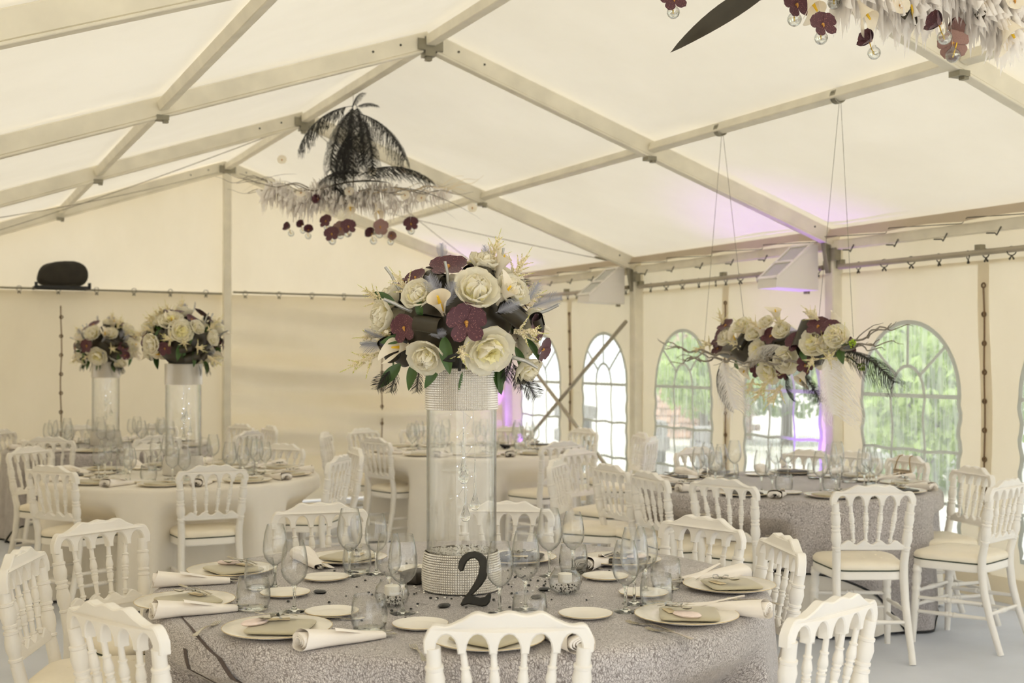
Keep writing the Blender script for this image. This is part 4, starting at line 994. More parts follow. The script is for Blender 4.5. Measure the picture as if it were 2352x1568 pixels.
M['peony'] = pbr('cream_peony', lin((255, 250, 234)), 0.7, noise=0.03, nscale=40, trans=0.35)
M['peony_core'] = pbr('yellow_peony_heart', lin((252, 244, 196)), 0.7, noise=0.10, nscale=60, trans=0.2)
M['calla'] = pbr('white_calla', lin((246, 238, 220)), 0.5, trans=0.2)
M['spadix'] = pbr('yellow_spadix', lin((236, 196, 50)), 0.6)
M['astilbe'] = pbr('cream_astilbe', lin((244, 232, 200)), 0.8, noise=0.1, nscale=90)
M['astilbe_tip'] = pbr('green_astilbe_tip', lin((206, 206, 110)), 0.8)
M['leaf'] = pbr('green_leaf', lin((66, 96, 44)), 0.4, noise=0.25, nscale=20)
M['dark_leaf'] = pbr('bronze_leaf', lin((58, 52, 40)), 0.35, noise=0.2, nscale=14)
M['grey_feather'] = pbr('grey_feather', lin((166, 168, 180)), 0.8, trans=0.25)
M['black_feather'] = pbr('black_feather', lin((30, 28, 24)), 0.75)
M['white_feather'] = pbr('white_feather', lin((254, 252, 250)), 0.85, trans=0.7)
M['silver'] = pbr('silver_stem', lin((190, 190, 186)), 0.3, metal=0.55, noise=0.15, nscale=40)
M['willow'] = pbr('willow_twig', lin((150, 142, 130)), 0.5, metal=0.2, noise=0.2, nscale=30)
M['willow_cream'] = pbr('cream_twig', lin((232, 216, 184)), 0.6)
M['lime'] = pbr('lime_blossom', lin((176, 206, 60)), 0.7)
def petal_mesh(name, L, Wd, cup, curl, mat, tip=0.5, n=7, ruffle=0.0):
    """a petal growing along +x from the origin, facing +z"""
    m = MB()
    def fn(u, v):
        t = v; w_ = Wd*(0.12+0.88*min(1, (t/tip)**0.8 if t < tip else 1))*sqrt(max(0, 1-t**6))+0.0004; y = (u-0.5)*2*w_
        z = cup*L*(t**1.6)+curl*(y/Wd)**2*Wd+ruffle*sin(t*9+u*11)*t
        return (L*t*(1-0.04*(2*abs(u-0.5))**2), y, z)
    m.grid(fn, 6, n+2); return m.mesh(name, mat, 180)
PT = {'o1': petal_mesh('petal', 0.055, 0.030, 0.08, 0.12, M['orchid'], 0.6), 'o2': petal_mesh('petal', 0.058, 0.021, 0.05, 0.10, M['orchid'], 0.5), 'm1': petal_mesh('petal', 0.055, 0.028, 0.15, 0.15, M['orchid_mauve'], 0.6),
      'p1': petal_mesh('petal', 0.062, 0.034, 0.45, 0.25, M['peony'], 0.55, 7, 0.004), 'p2': petal_mesh('petal', 0.048, 0.028, 0.80, 0.35, M['peony'], 0.55, 6, 0.004), 'w1': petal_mesh('petal', 0.045, 0.026, 0.05, 0.08, M['calla'], 0.6)}
def col_mesh(mat, mat2):
    m = MB(); m.lathe([(0, -0.004), (0.005, 0), (0.006, 0.005), (0.004, 0.010), (0, 0.012)], 10)
    m.tube([(0, 0.001, 0.004), (0, -0.007, 0.008), (0, -0.012, 0.004)], [0.003, 0.004, 0.002], 8); return m.mesh('orchid', mat, 60)
OC, OCM = col_mesh(M['column'], None), col_mesh(M['column'], None)
def core_mesh():
    m = MB(); r = random.Random(5)
    for k in range(26):
        a = r.uniform(0, 6.28); e = r.uniform(0.2, 1.4); c = Vector((cos(a)*cos(e), sin(a)*cos(e), sin(e))); q = c.to_track_quat('Z', 'Y').to_matrix(); s = r.uniform(0.7, 1.2)
        P = []
        for i in range(4):
            for j in range(3): P.append(Vector((0, 0, 0.008))+c*0.012+q @ Vector(((j-1)*0.012*s*(0.5+i*0.3), 0.006*sin(i*0.9+k)+0.003*abs(j-1), i*0.008*s)))
        m.add(P, [(i*3+j, i*3+j+1, i*3+4+j, i*3+3+j) for i in range(3) for j in range(2)])
    m.lathe([(0, -0.012), (0.018, 0), (0.022, 0.012), (0.012, 0.022), (0, 0.024)], 10); return m.mesh('peony', M['peony_core'], 180)
PC = core_mesh()
def calla_mesh():
    m = MB()
    def fn(u, v):
        a = 2*pi*(u-0.5)*0.92; t = v; r = 0.006+0.030*t**1.7; x = r*cos(a); y = r*sin(a)*0.95
        z = 0.085*t+(0.048*max(0, -cos(a)) if t > 0.3 else 0)*(t-0.3)-0.010*t*max(0, cos(a))
        if t > 0.75 and cos(a) < 0: x -= 0.012*(t-0.75)*4*abs(cos(a))
        return (x, y, z)
    m.grid(fn, 22, 10); return m.mesh('calla_lily', M['calla'], 180)
CAL = calla_mesh(); m = MB(); m.tube([(0, 0, 0.02), (0.002, 0, 0.05), (0.005, 0, 0.085)], [0.004, 0.0055, 0.003], 8); SPX_ = m.mesh('spadix', M['spadix'], 60)
def astilbe_mesh(L=0.11, seed=1):
    m = MB(); r = random.Random(seed)
    def spike(o, d, ln):
        side = d.orthogonal().normalized(); nseg = int(ln/0.0042)
        m.cm = 1; m.tube([o, o+d*ln], [0.0011, 0.0005], 4); 
        for i in range(nseg):
            t = i/nseg; m.cm = 1 if t > 0.82 else 0
            for k in range(3):
                a = r.uniform(0, 6.28); q = Matrix.Rotation(a, 3, d) @ side; p = o+d*(ln*t)+q*(0.0045*(1.05-t)); s = 0.0030*(1.15-0.75*t)
                m.lathe([(0, -s), (s, 0), (0, s)], 4, p)
    spike(Vector((0, 0, 0)), Vector((0, 0, 1)), L)
    for k in range(9):
        a = k*2.4; h = L*(0.08+0.07*k); d = Vector((cos(a), sin(a), 0.75+0.05*k)).normalized(); spike(Vector((0, 0, h)), d, L*(0.62-0.055*k))
    m.cm = 1; return m.mesh('astilbe', [M['astilbe'], M['astilbe_tip']], 0)
AST = astilbe_mesh()
def leaf_m(name, L, Wd, mat, bend=0.25, fold_=0.25):
    m = MB()
    def fn(u, v):
        t = v; w_ = Wd*sin(pi*min(1, 0.02+t*0.98))**0.75*(1-0.35*t); y = (u-0.5)*2*w_
        return (L*t, y, -bend*L*t*t+fold_*abs(y))
    m.grid(fn, 6, 12); return m.mesh(name, mat, 180)
LEAF, LONG = leaf_m('leaf', 0.10, 0.022, M['leaf']), leaf_m('long_leaf', 0.62, 0.036, M['dark_leaf'], 0.22, 0.35)
LEAF2 = leaf_m('dark_bloom', 0.085, 0.030, M['dark_leaf'], 0.15, 0.4)
BLADE = leaf_m('blade_leaf', 0.55, 0.011, M['dark_leaf'], 0.45, 0.3)
def rolled():
    m = MB()
    def fn(u, v):
        a = -0.5+u*7.2; r = 0.026+0.0012*u*6; return (r*cos(a), (v-0.5)*0.095, r*sin(a)*0.8)
    m.grid(fn, 30, 4); return m.mesh('rolled_leaf', M['dark_leaf'], 180)
ROLL = rolled()
def small_feather(L, Wd, mat, seed=1, fluff=0.5):
    m = MB(); r = random.Random(seed); m.tube([(0, 0, 0), (L*0.5, 0, 0.05*L), (L, 0, 0.0)], [0.0012, 0.001, 0.0004], 4)
    def cz(t): return 0.2*L*t*(1-t)
    n = 34
    for i in range(n):
        t = 0.08+0.92*i/n
        for s in (-1, 1):
            w_ = Wd*(sin(pi*min(1, 0.12+0.80*t))**0.7)*r.uniform(0.8, 1.1); dz = r.uniform(-0.1, 0.25)*fluff*w_; d = L*0.9/n
            m.add([(L*t, 0, cz(t)), (L*t+d, 0, cz(t)), (L*t+w_*0.6+d*0.8, s*w_*0.75, cz(t)+dz), (L*t+w_*0.95, s*w_, cz(t)+dz*1.4)], [(0, 1, 2, 3)])
    return m.mesh('feather', mat, 0)
GFE, BFE = small_feather(0.085, 0.024, M['grey_feather']), small_feather(0.075, 0.030, M['black_feather'], 2, 1.2)
def ostrich(L, bl, mat, bend, seed, name='ostrich_feather'):
    """shaft along +x drooping in -z, long soft barbs hanging from both sides"""
    m = MB(); r = random.Random(seed); n = 95
    def c(t): return Vector((L*sin(min(bend, 2.6)*t)/max(0.2, bend), 0, -L*(1-cos(bend*t))/max(0.2, bend)))
    m.tube([c(i/16) for i in range(17)], [0.0028-0.0022*i/16 for i in range(17)], 5)
    for i in range(n):
        t = 0.10+0.90*i/n; p = c(t); tg = (c(min(1, t+0.02))-c(t-0.02)).normalized(); env = (sin(pi*min(1, 0.10+0.82*t))**0.6)
        for s in (-1, 1):
            for q in range(1):
                b = bl*env*r.uniform(0.7, 1.2); side = Vector((0, s, 0)); ph = r.uniform(-0.3, 0.3)
                P = []
                for k in range(5):
                    u = k/4; P.append(p+tg*(b*0.55*u*(1+ph))+side*(b*(0.66*sin(u*1.4)))+Vector((0, 0, -b*(0.12*u+0.72*u*u)))+Vector((r.uniform(-1, 1), r.uniform(-1, 1), 0))*0.003*k)
                V = []
                for k, pt in enumerate(P):
                    w_ = 0.0027*(1-0.45*k/4); V += [pt-tg*w_, pt+tg*w_]
                m.add(V, [(2*k, 2*k+1, 2*k+3, 2*k+2) for k in range(4)])
    return m.mesh(name, mat, 0)
OFB, OFW = ostrich(0.52, 0.135, M['black_feather'], 1.15, 3), ostrich(0.50, 0.21, M['white_feather'], 0.9, 4)
def twig(L, r0, seed, mat, name='twig', wig=0.018):
    m = MB(); r = random.Random(seed)
    def run(p, d, L, r0, n, br):
        P = [Vector(p)]; d = Vector(d); ph = r.uniform(0, 6)
        for i in range(n):
            t = i/n; o = Vector((0, sin(ph+i*1.1), cos(ph+i*0.8)))*wig*(1-0.3*t); P.append(Vector(p)+d*(L*(i+1)/n)+o+Vector((0, 0, 0.03*L*t)))
        m.tube(P, [r0*(1-0.75*i/n) for i in range(n+1)], 7)
        if br:
            for q in (0.35, 0.6, 0.8):
                k = int(n*q); run(P[k], (d+Vector((0, r.uniform(-0.45, 0.45), r.uniform(-0.25, 0.4)))).normalized(), L*0.42, r0*0.5, max(5, n//2), False)
    run((0, 0, 0), (1, 0, 0), L, r0, 22, True); return m.mesh(name, mat, 60)
def stick_mesh():
    m = MB(); m.tube([(0, 0, 0), (0.03, 0.002, 0.004), (0.075, 0, 0), (0.12, 0.004, 0.006)], [0.0075, 0.007, 0.007, 0.0065], 10); return m.mesh('silver_stick', M['silver'], 60)
STICK = stick_mesh()
def curl_mesh():
    m = MB(); m.tube([(0, 0, 0), (0.05, 0.002, 0.012), (0.10, 0.01, 0.004), (0.15, 0.004, -0.004)], [0.008, 0.0075, 0.008, 0.005], 10); return m.mesh('silver_stick', M['silver'], 60)
CURL = curl_mesh()
def orient(n, spin=0.0):
    """rotation that turns local +z to n"""
    n = Vector(n).normalized(); q = n.to_track_quat('Z', 'Y').to_matrix(); return q @ Matrix.Rotation(spin, 3, 'Z')
def along(d, up=(0, 0, 1), spin=0.0):
    """rotation that turns local +x to d, local z towards up"""
    d = Vector(d).normalized(); z = Vector(up); z = z-d*z.dot(d)
    if z.length < 1e-3: z = d.orthogonal()
    z.normalize(); y = z.cross(d); return Matrix((d, y, z)).transposed() @ Matrix.Rotation(spin, 3, 'X')
def orchid(parent, p, n, s=1.0, spin=0.0, mauve=False, side=False):
    o = inst('orchid', OC, parent, p, orient(n, spin), s)
    for k, a in enumerate((pi/2, pi/2+1.15, pi/2-1.15, pi/2+2.5, pi/2-2.5)):
        inst('petal', PT['m1'] if mauve else PT['o1' if k < 3 else 'o2'], o, (0.004*cos(a), 0.004*sin(a), 0.001*k), Matrix.Rotation(a, 3, 'Z') @ Matrix.Rotation((-0.75 if side else -0.05)-0.03*k, 3, 'Y'), 1.0 if k else 0.95)
    return o
def peony(parent, p, n, s=1.0, opened=0.5, spin=0.0):
    o = inst('peony', PC, parent, p, orient(n, spin), s); r = random.Random(int(p[0]*1e4) % 97)
    for k in range(6):
        a = 2*pi*k/6+r.uniform(-0.15, 0.15); inst('petal', PT['p1'], o, (0.010*cos(a), 0.010*sin(a), -0.010), Matrix.Rotation(a, 3, 'Z') @ Matrix.Rotation(-0.05-0.55*(1-opened)+r.uniform(-0.12, 0.12), 3, 'Y'))
    for k in range(6):
        a = 2*pi*(k+0.5)/6+r.uniform(-0.2, 0.2); inst('petal', PT['p1'], o, (0.007*cos(a), 0.007*sin(a), -0.004), Matrix.Rotation(a, 3, 'Z') @ Matrix.Rotation(-0.30-0.45*(1-opened)+r.uniform(-0.15, 0.15), 3, 'Y'), 0.86)
    for k in range(8 if opened < 0.8 else 3):
        a = 2*pi*k/8+0.4; inst('petal', PT['p2'], o, (0.008*cos(a), 0.008*sin(a), -0.002), Matrix.Rotation(a, 3, 'Z') @ Matrix.Rotation(-0.5-0.5*(1-opened)+r.uniform(-0.2, 0.1), 3, 'Y'))
    return o
def calla(parent, p, n, s=1.0, spin=0.0):
    o = inst('calla_lily', CAL, parent, p, orient(n, spin), s); inst('spadix', SPX_, o); return o
def small_things(parent, kind, p, R, s=1.0):
    return inst({'leaf': 'leaf', 'gf': 'grey_feather', 'bf': 'black_feather', 'stick': 'silver_stick', 'curl': 'silver_stick', 'roll': 'rolled_leaf', 'ast': 'astilbe'}[kind],
                {'leaf': LEAF, 'gf': GFE, 'bf': BFE, 'stick': STICK, 'curl': CURL, 'roll': ROLL, 'ast': AST}[kind], parent, p, R, s)
# --- the domed bouquet: (kind, across, up, size, turn) on the side that shows, the back filled likewise
BA, BB = 0.272, 0.215           # half width and half height of the dome
BK = [('orchid', 1030, 622, 1.25, 0.0), ('orchid', 1073, 745, 1.30, 0.05), ('orchid', 938, 755, 0.95, 0.25), ('orchid', 958, 645, 0.75, 0.4), ('orchid', 1222, 752, 0.95, -0.7), ('orchid', 1240, 800, 0.85, -0.9),
      ('peony', 968, 684, 1.10, 0.3), ('peony', 1093, 676, 1.45, 0.4), ('peony', 882, 728, 1.15, 0.4), ('peony', 985, 818, 1.20, 0.55), ('peony', 1120, 805, 1.45, 0.95), ('peony', 1206, 848, 1.05, 0.6), ('peony', 1108, 606, 1.05, 0.4), ('peony', 1172, 675, 1.2, 0.5),
      ('calla', 1018, 722, 1.25, 2.2), ('calla', 930, 812, 1.10, 1.0), ('calla', 1158, 690, 1.1, -0.8), ('calla', 1150, 612, 1.0, -1.2),
      ('ast', 935, 668, 1.0, 0), ('ast', 1180, 632, 1.1, 0), ('ast', 1062, 805, 1.0, 0), ('ast', 1188, 765, 1.15, 0), ('ast', 862, 818, 1.3, 0), ('ast', 868, 688, 0.9, 0), ('ast', 1130, 590, 1.0, 0),
      ('roll', 1112, 636, 1.25, 0.2), ('roll', 985, 748, 1.0, 1.4), ('roll', 1182, 722, 1.15, 0.9), ('roll', 1238, 742, 0.8, 0.3), ('roll', 885, 808, 0.95, 0.4), ('roll', 1000, 640, 0.9, 1.2),
      ('leaf', 890, 690, 1.0, 2.6), ('leaf', 950, 845, 1.1, 4.4), ('leaf', 1072, 860, 1.3, 4.5), ('leaf', 1190, 812, 1.2, 5.0), ('leaf', 905, 850, 1.2, 3.9), ('leaf', 1025, 790, 1.3, 4.9), ('leaf', 918, 780, 0.9, 3.3), ('leaf', 1218, 790, 1.0, 5.3), ('leaf', 1000, 850, 1.0, 4.2), ('leaf', 1140, 862, 1.0, 5.0), ('leaf', 968, 722, 0.8, 1.6), ('leaf', 1150, 850, 1.1, 4.7),
      ('gf', 1012, 690, 1.3, 2.0), ('gf', 1030, 700, 1.2, 1.1), ('gf', 1152, 716, 1.1, 0.4), ('gf', 1232, 702, 1.4, 0.3), ('gf', 1210, 690, 1.2, 1.1), ('gf', 880, 795, 1.3, 3.0), ('gf', 1118, 600, 1.0, 1.9), ('gf', 1014, 590, 0.9, 1.65), ('gf', 1150, 790, 1.0, 4.0), ('gf', 1000, 772, 0.8, 0.2), ('gf', 870, 775, 1.0, 2.6),
      ('bf', 885, 862, 1.2, 4.2), ('bf', 958, 866, 1.1, 4.7), ('bf', 1182, 848, 1.4, 4.9), ('bf', 1206, 876, 1.3, 5.2), ('bf', 905, 868, 1.1, 4.5), ('bf', 1165, 835, 1.2, 4.4), ('bf', 1190, 640, 0.9, 5.5),
      ('stick', 905, 650, 0.8, 2.0), ('stick', 935, 712, 0.9, 2.7), ('stick', 1235, 722, 0.9, 0.45), ('stick', 1150, 605, 0.7, 1.5), ('stick', 1032, 650, 0.8, 1.7), ('stick', 868, 792, 0.8, 2.9), ('curl', 1165, 818, 0.95, -0.35), ('stick', 1095, 708, 0.6, 1.2)]
def dome_pt(x, y, ctr):
    u = (x-ctr[0])*4.45/2817.2; v = -(y-ctr[1])*4.45/2817.2; k = (u/BA)**2+(v/BB)**2
    if k > 0.96: f_ = sqrt(0.96/k); uu, vv = u*f_, v*f_; k = 0.96
    else: uu, vv = u, v
    d = -BA*sqrt(1-k); P = Vector((u if k >= 0.96 else uu, d, v if k >= 0.96 else vv))
    n = Vector((uu/BA**2, d/BA**2, vv/BB**2)).normalized(); return P, n
def place_el(t, kind, P, n, s, a):
    if kind == 'orchid': orchid(t, P+n*0.005, n+Vector((0, -0.35, 0)), s, a)
    elif kind == 'peony': peony(t, P-n*0.018, n+Vector((0, -0.25, 0)), s, a, s*9)
    elif kind == 'calla': calla(t, P-n*0.045, n+Vector((0, -0.1, 0.5)), s, a)
    elif kind == 'ast': small_things(t, 'ast', P-n*0.020, orient(n+Vector((0, 0, 0.15)), s*5), s*1.15)
    elif kind == 'roll': small_things(t, 'roll', P-n*0.012, along(Vector((cos(a), 0, sin(a)))-n*0.2, n), s)
    else:
        d = Vector((cos(a), -0.12, sin(a)))+n*0.35; small_things(t, kind, P-d.normalized()*0.02-n*0.01, along(d, n+Vector((0, -0.4, 0.2))), s)
def bouquet(loc, rz, label, first=None):
    if first is not None:
        t = copy_tree(first); t.location = loc; t.rotation_euler = (0, 0, rz); t['label'] = label; return t
    t = thing('bouquet', label, 'bouquet', loc, rz, 'domed bouquets on tall vases')
    m = MB(); m.lathe([(0, -0.17), (0.10, -0.16), (0.17, -0.09), (0.205, 0), (0.17, 0.09), (0.10, 0.14), (0, 0.155)], 24); m.build('foliage_base', M['dark_leaf'], t, 180)
    for k, x, y, s, a in BK:
        P, n = dome_pt(x, y, (1045, 742)); place_el(t, k, P, n, s, a)
    r = random.Random(8); kinds = [e for e in BK if e[0] in ('orchid', 'peony', 'calla', 'ast', 'roll', 'leaf')]
    for i in range(78):            # the side turned away
        k, x, y, s, a = kinds[(i*7) % len(kinds)]
        th = r.uniform(0.1, pi-0.1); ph = r.uniform(-0.6, 1.2); n = Vector((cos(th)*cos(ph), sin(th)*cos(ph), sin(ph))); P = Vector((n.x*BA, n.y*BA, n.z*BB)); place_el(t, k, P, n, s, a)
    # black curled wire hook at the front
    m = MB(); m.tube([(0.022, -0.275, -0.17), (0.024, -0.29, -0.135), (0.012, -0.30, -0.115), (-0.012, -0.30, -0.122), (-0.030, -0.295, -0.138), (-0.015, -0.30, -0.136), (0.008, -0.30, -0.136)], 0.006, 8); m.build('wire_curl', M['black_feather'], t, 60)
    return t
# --- tall glass vase with rhinestone bands
M['rhine'] = pbr('rhinestones', lin((242, 238, 230)), 0.2, metal=0.5)
M['rhine_base'] = pbr('rhinestone_backing', lin((150, 140, 126)), 0.5, metal=0.4)
M['led'] = emit('fairy_light', (0.72, 0.80, 1.0, 1), 9.0)
def band(name, prof_r, z0, z1, parent, ncol=104):
    m = MB(); rows = max(4, int((z1-z0)/0.0082)); m.cm = 1
    m.lathe([(prof_r(0)-0.002, z0), (prof_r(0.5)-0.002, (z0+z1)/2), (prof_r(1)-0.002, z1)], 48) if False else m.lathe([(prof_r(q/8)-0.002, z0+(z1-z0)*q/8) for q in range(9)], 48); m.cm = 0
    for j in range(rows):
        q = (j+0.5)/rows; r_ = prof_r(q); z = z0+(z1-z0)*q
        for i in range(ncol):
            a = 2*pi*(i)/ncol; e = Vector((cos(a), sin(a), 0)); s = Vector((-sin(a), cos(a), 0)); c = e*r_+Vector((0, 0, z)); h = pi*r_/ncol*0.92; v = (z1-z0)/rows*0.46
            m.add([c-s*h-Vector((0, 0, v)), c+s*h-Vector((0, 0, v)), c+s*h+Vector((0, 0, v)), c-s*h+Vector((0, 0, v)), c+e*0.0036-s*h*0.35, c+e*0.0036+s*h*0.35], [(0, 1, 5, 4), (1, 2, 5), (2, 3, 4, 5), (3, 0, 4)])
    m.cm = 1; return tag(m.build(name, [M['rhine'], M['rhine_base']], parent, 0), None, None, None, 'stuff')
def vase(loc, label, first=None):
    if first is not None:
        t = copy_tree(first); t.location = loc; t['label'] = label; return t
    t = thing('tall_vase', label, 'vase', loc, 0, 'tall glass vases')
    R_ = 0.128; m = MB(); m.lathe([(0, 0), (R_, 0), (R_, 0.80), (R_-0.004, 0.80), (R_-0.004, 0.012), (0, 0.012)], 48); m.build('glass_cylinder', M['glass'], t, 60)
    band('rhinestone_band', lambda q: R_+0.004, 0.655, 0.805, t); band('rhinestone_band', lambda q: R_+0.005+0.010*sin(pi*min(1, 0.25+q*0.75)), 0.004, 0.140, t)
    m = MB(); r = random.Random(2)
    for k in range(420):
        a, d = r.uniform(0, 6.28), 0.118*sqrt(r.random()); s = r.uniform(0.004, 0.008); m.lathe([(0, -s), (s, 0), (0, s)], 5, (d*cos(a), d*sin(a), 0.128+r.random()*0.016))
    m.lathe([(0, 0.02), (0.12, 0.02), (0.12, 0.125), (0, 0.125)], 24); tag(m.build('crystal_fill', M['bead'], t, 0), kind='stuff')
    for k, (x, y, z) in enumerate(((-0.005, -0.03, 0.385), (0.045, -0.02, 0.285), (-0.006, -0.05, 0.25), (0.03, 0.05, 0.40))):
        m = MB(); m.lathe([(0, 0), (0.010, 0.003), (0.0185, 0.014), (0.0185, 0.024), (0.011, 0.040), (0.0055, 0.065), (0.004, 0.13), (0.002, 0.18), (0, 0.19)], 14, (x, y, z)); o = m.build('crystal_drop', M['solid_glass'], t, 60)
        m = MB(); m.tube([(x, y, z+0.185), (x*0.8, y*0.8, 0.72)], 0.0008, 4); m.build('thread', M['bead'], o)
    for k in range(14):
        m = MB(); a = k*2.1; m.lathe([(0, -0.0022), (0.0022, 0), (0, 0.0022)], 6, (0.03*cos(a)+0.01, 0.03*sin(a), 0.30+k*0.036)); m.build('fairy_light', M['led'], t, 60)
    m = MB(); m.tube([(0.03*cos(k*2.1)+0.01, 0.03*sin(k*2.1), 0.30+k*0.036-0.003) for k in range(14)], 0.0006, 4); m.build('light_wire', M['silver'], t)
    return t
c1 = TAB[1]; VX = at(1060, 1352, ZC)
v1 = vase((VX.x, VX.y, ZC), 'tall clear glass cylinder vase with rhinestone bands on the front table')
vase((TAB[2][0], TAB[2][1], ZW+0.001), 'tall glass vase with rhinestone bands on the left white table', v1)
vase((TAB[4][0]-0.02, TAB[4][1]+0.15, ZC), 'tall glass vase with pale band on the far left grey table', v1)
b1 = bouquet((VX.x-RGT.x*0.018, VX.y-RGT.y*0.018, 1.775), -YAW, 'large domed bouquet of peonies, orchids and feathers on the front vase')
bouquet((TAB[2][0], TAB[2][1], 1.77), -YAW+2.3, 'domed bouquet of cream peonies and purple orchids on the left white table', b1)
bouquet((TAB[4][0]-0.02, TAB[4][1]+0.15, 1.77), -YAW-0.5, 'smaller looking domed bouquet nearest the back wall on the left', b1)
# black numeral leaning on the vase
def numeral():
    P = [(-0.052, 0.125), (-0.050, 0.148), (-0.038, 0.168), (-0.018, 0.180), (0.004, 0.184), (0.026, 0.178), (0.044, 0.162), (0.052, 0.138), (0.051, 0.115), (0.044, 0.092), (0.030, 0.070), (0.012, 0.050), (-0.004, 0.036),
         (0.006, 0.032), (0.024, 0.028), (0.042, 0.032), (0.052, 0.044), (0.060, 0.046), (0.062, 0.034), (0.058, 0.014), (0.048, 0.003), (0.032, 0.0), (0.006, 0.004), (-0.016, 0.006), (-0.036, 0.0), (-0.042, 0.004), (-0.034, 0.022), (-0.014, 0.048), (0.006, 0.080), (0.018, 0.108), (0.022, 0.132), (0.018, 0.150), (0.006, 0.160), (-0.010, 0.158), (-0.022, 0.148), (-0.030, 0.132), (-0.034, 0.118), (-0.044, 0.114)]
    m = MB(); m.extrude(P, 0.020); return m.mesh('table_number', M['numeral'], 40)
M['numeral'] = pbr('black_painted_wood', lin((48, 46, 40)), 0.6, noise=0.15, nscale=40)
p = at(1086, 1392, ZC); o = inst('table_number', numeral(), None, (p.x, p.y, ZC+0.001), Euler((-0.10, 0, -YAW-0.12))); tag(o, 'black wooden number 2 leaning against the front vase', 'table number')

# --- long bouquet hanging over the window table (local x runs towards the camera's right along the purlin)
HB = thing('hanging_bouquet', 'long hanging bouquet of cream flowers, orchids and ostrich feathers over the window table', 'bouquet', (1.77, -1.47, 1.66), -pi/2)
def hp(x, y, d=0.0):
    """photo position -> local point: x along the bar, z up, y across"""
    v = at(x, y, 0)-CAM; q = CAM+v*((1.77+d-CAM.x)/v.x); return Vector((-(q.y+1.47), d, q.z-1.66))
HT = [twig(0.62, 0.011, s_, M['willow'], 'willow_twig', 0.016) for s_ in (1, 2, 3)]
HEL = [('orchid', 1655, 780, 1.2), ('orchid', 1662, 765, 1.2), ('peony', 1675, 778, 1.2), ('ast', 1618, 800, 1.3), ('peony', 1708, 752, 1.1), ('calla', 1690, 800, 1.3), ('ast', 1702, 795, 1.2), ('calla', 1748, 775, 1.2), ('orchid', 1772, 772, 1.2), ('ast', 1742, 750, 1.2), ('peony', 1800, 765, 1.1),
       ('roll', 1700, 780, 1.3), ('roll', 1840, 770, 1.9), ('orchid', 1828, 785, 1.2), ('orchid', 1880, 750, 1.3), ('orchid', 1890, 770, 1.1), ('orchid', 1910, 752, 1.0), ('peony', 1872, 790, 1.4), ('ast', 1895, 800, 1.5), ('peony', 1925, 778, 1.3), ('ast', 1930, 770, 1.4), ('peony', 1812, 825, 1.5), ('calla', 1850, 845, 1.4),
       ('ast', 1775, 865, 1.6), ('peony', 1770, 850, 1.3), ('roll', 1740, 845, 1.1), ('orchid', 1738, 850, 0.9), ('ast', 1870, 820, 1.5), ('calla', 1715, 830, 1.2), ('peony', 1762, 745, 0.9), ('roll', 1760, 800, 1.2), ('peony', 1745, 805, 1.1), ('ast', 1790, 745, 1.2), ('calla', 1865, 735, 1.0), ('roll', 1870, 815, 1.2), ('leaf', 1930, 800, 1.4), ('leaf', 1690, 825, 1.2), ('leaf', 1845, 800, 1.4),
       ('ast', 1635, 790, 1.6), ('ast', 1720, 770, 1.5), ('ast', 1760, 880, 1.9), ('ast', 1795, 885, 1.9), ('ast', 1730, 870, 1.4), ('ast', 1945, 785, 1.6), ('ast', 1905, 825, 1.7), ('ast', 1660, 745, 1.2), ('ast', 1880, 735, 1.3), ('orchid', 1668, 748, 1.1), ('orchid', 1650, 800, 1.0), ('orchid', 1850, 838, 1.0), ('peony', 1900, 795, 1.1), ('calla', 1785, 735, 1.2), ('orchid', 1800, 855, 0.9), ('roll', 1905, 760, 1.2), ('peony', 1735, 770, 1.0)]
m = MB(); m.tube([(-0.62, 0.03, 0.05), (-0.3, 0.03, 0.04), (0.0, 0.03, 0.03), (0.3, 0.03, 0.05), (0.58, 0.03, 0.07)], [0.05, 0.11, 0.12, 0.12, 0.06], 14); m.build('foliage_base', M['dark_leaf'], HB, 180)
r = random.Random(31)
for i, (k, x, y, s) in enumerate(HEL):
    P = hp(x, y, -0.10-0.03*r.random()); n = Vector((P.x*0.5+0.30, -1.0, (P.z-0.02)*5+0.1)).normalized()
    if k == 'leaf': small_things(HB, 'leaf', P, along((0.6, -0.5, -0.4), n), s)
    elif k == 'orchid': orchid(HB, P, n, s, r.uniform(-0.5, 0.5))
    elif k == 'peony': peony(HB, P, n, s, r.uniform(0.4, 0.9), i)
    elif k == 'calla': calla(HB, P-n*0.03, Vector((0.2, -0.5, 0.8 if i % 2 else -0.6)), s, i)
    elif k == 'ast': small_things(HB, 'ast', P, orient(n+Vector((r.uniform(-0.6, 0.6), 0, r.uniform(-0.5, 0.5))), i), s)
    else: small_things(HB, 'roll', P+Vector((0, 0.02, 0)), along((1, 0, r.uniform(-0.6, 0.6)), n), s)
for i in range(30):                # far side
    k = ('peony', 'orchid', 'ast', 'calla')[i % 4]; P = Vector((r.uniform(-0.55, 0.55), 0.13+0.03*r.random(), r.uniform(-0.06, 0.18))); n = Vector((0, 1, P.z*4)).normalized()
    if k == 'peony': peony(HB, P, n, 1.1, 0.6, i)
    elif k == 'orchid': orchid(HB, P, n, 1.1, i)
    elif k == 'ast': small_things(HB, 'ast', P, orient(n, i), 1.3)
    else: calla(HB, P, n+Vector((0, 0, 0.6)), 1.2, i)
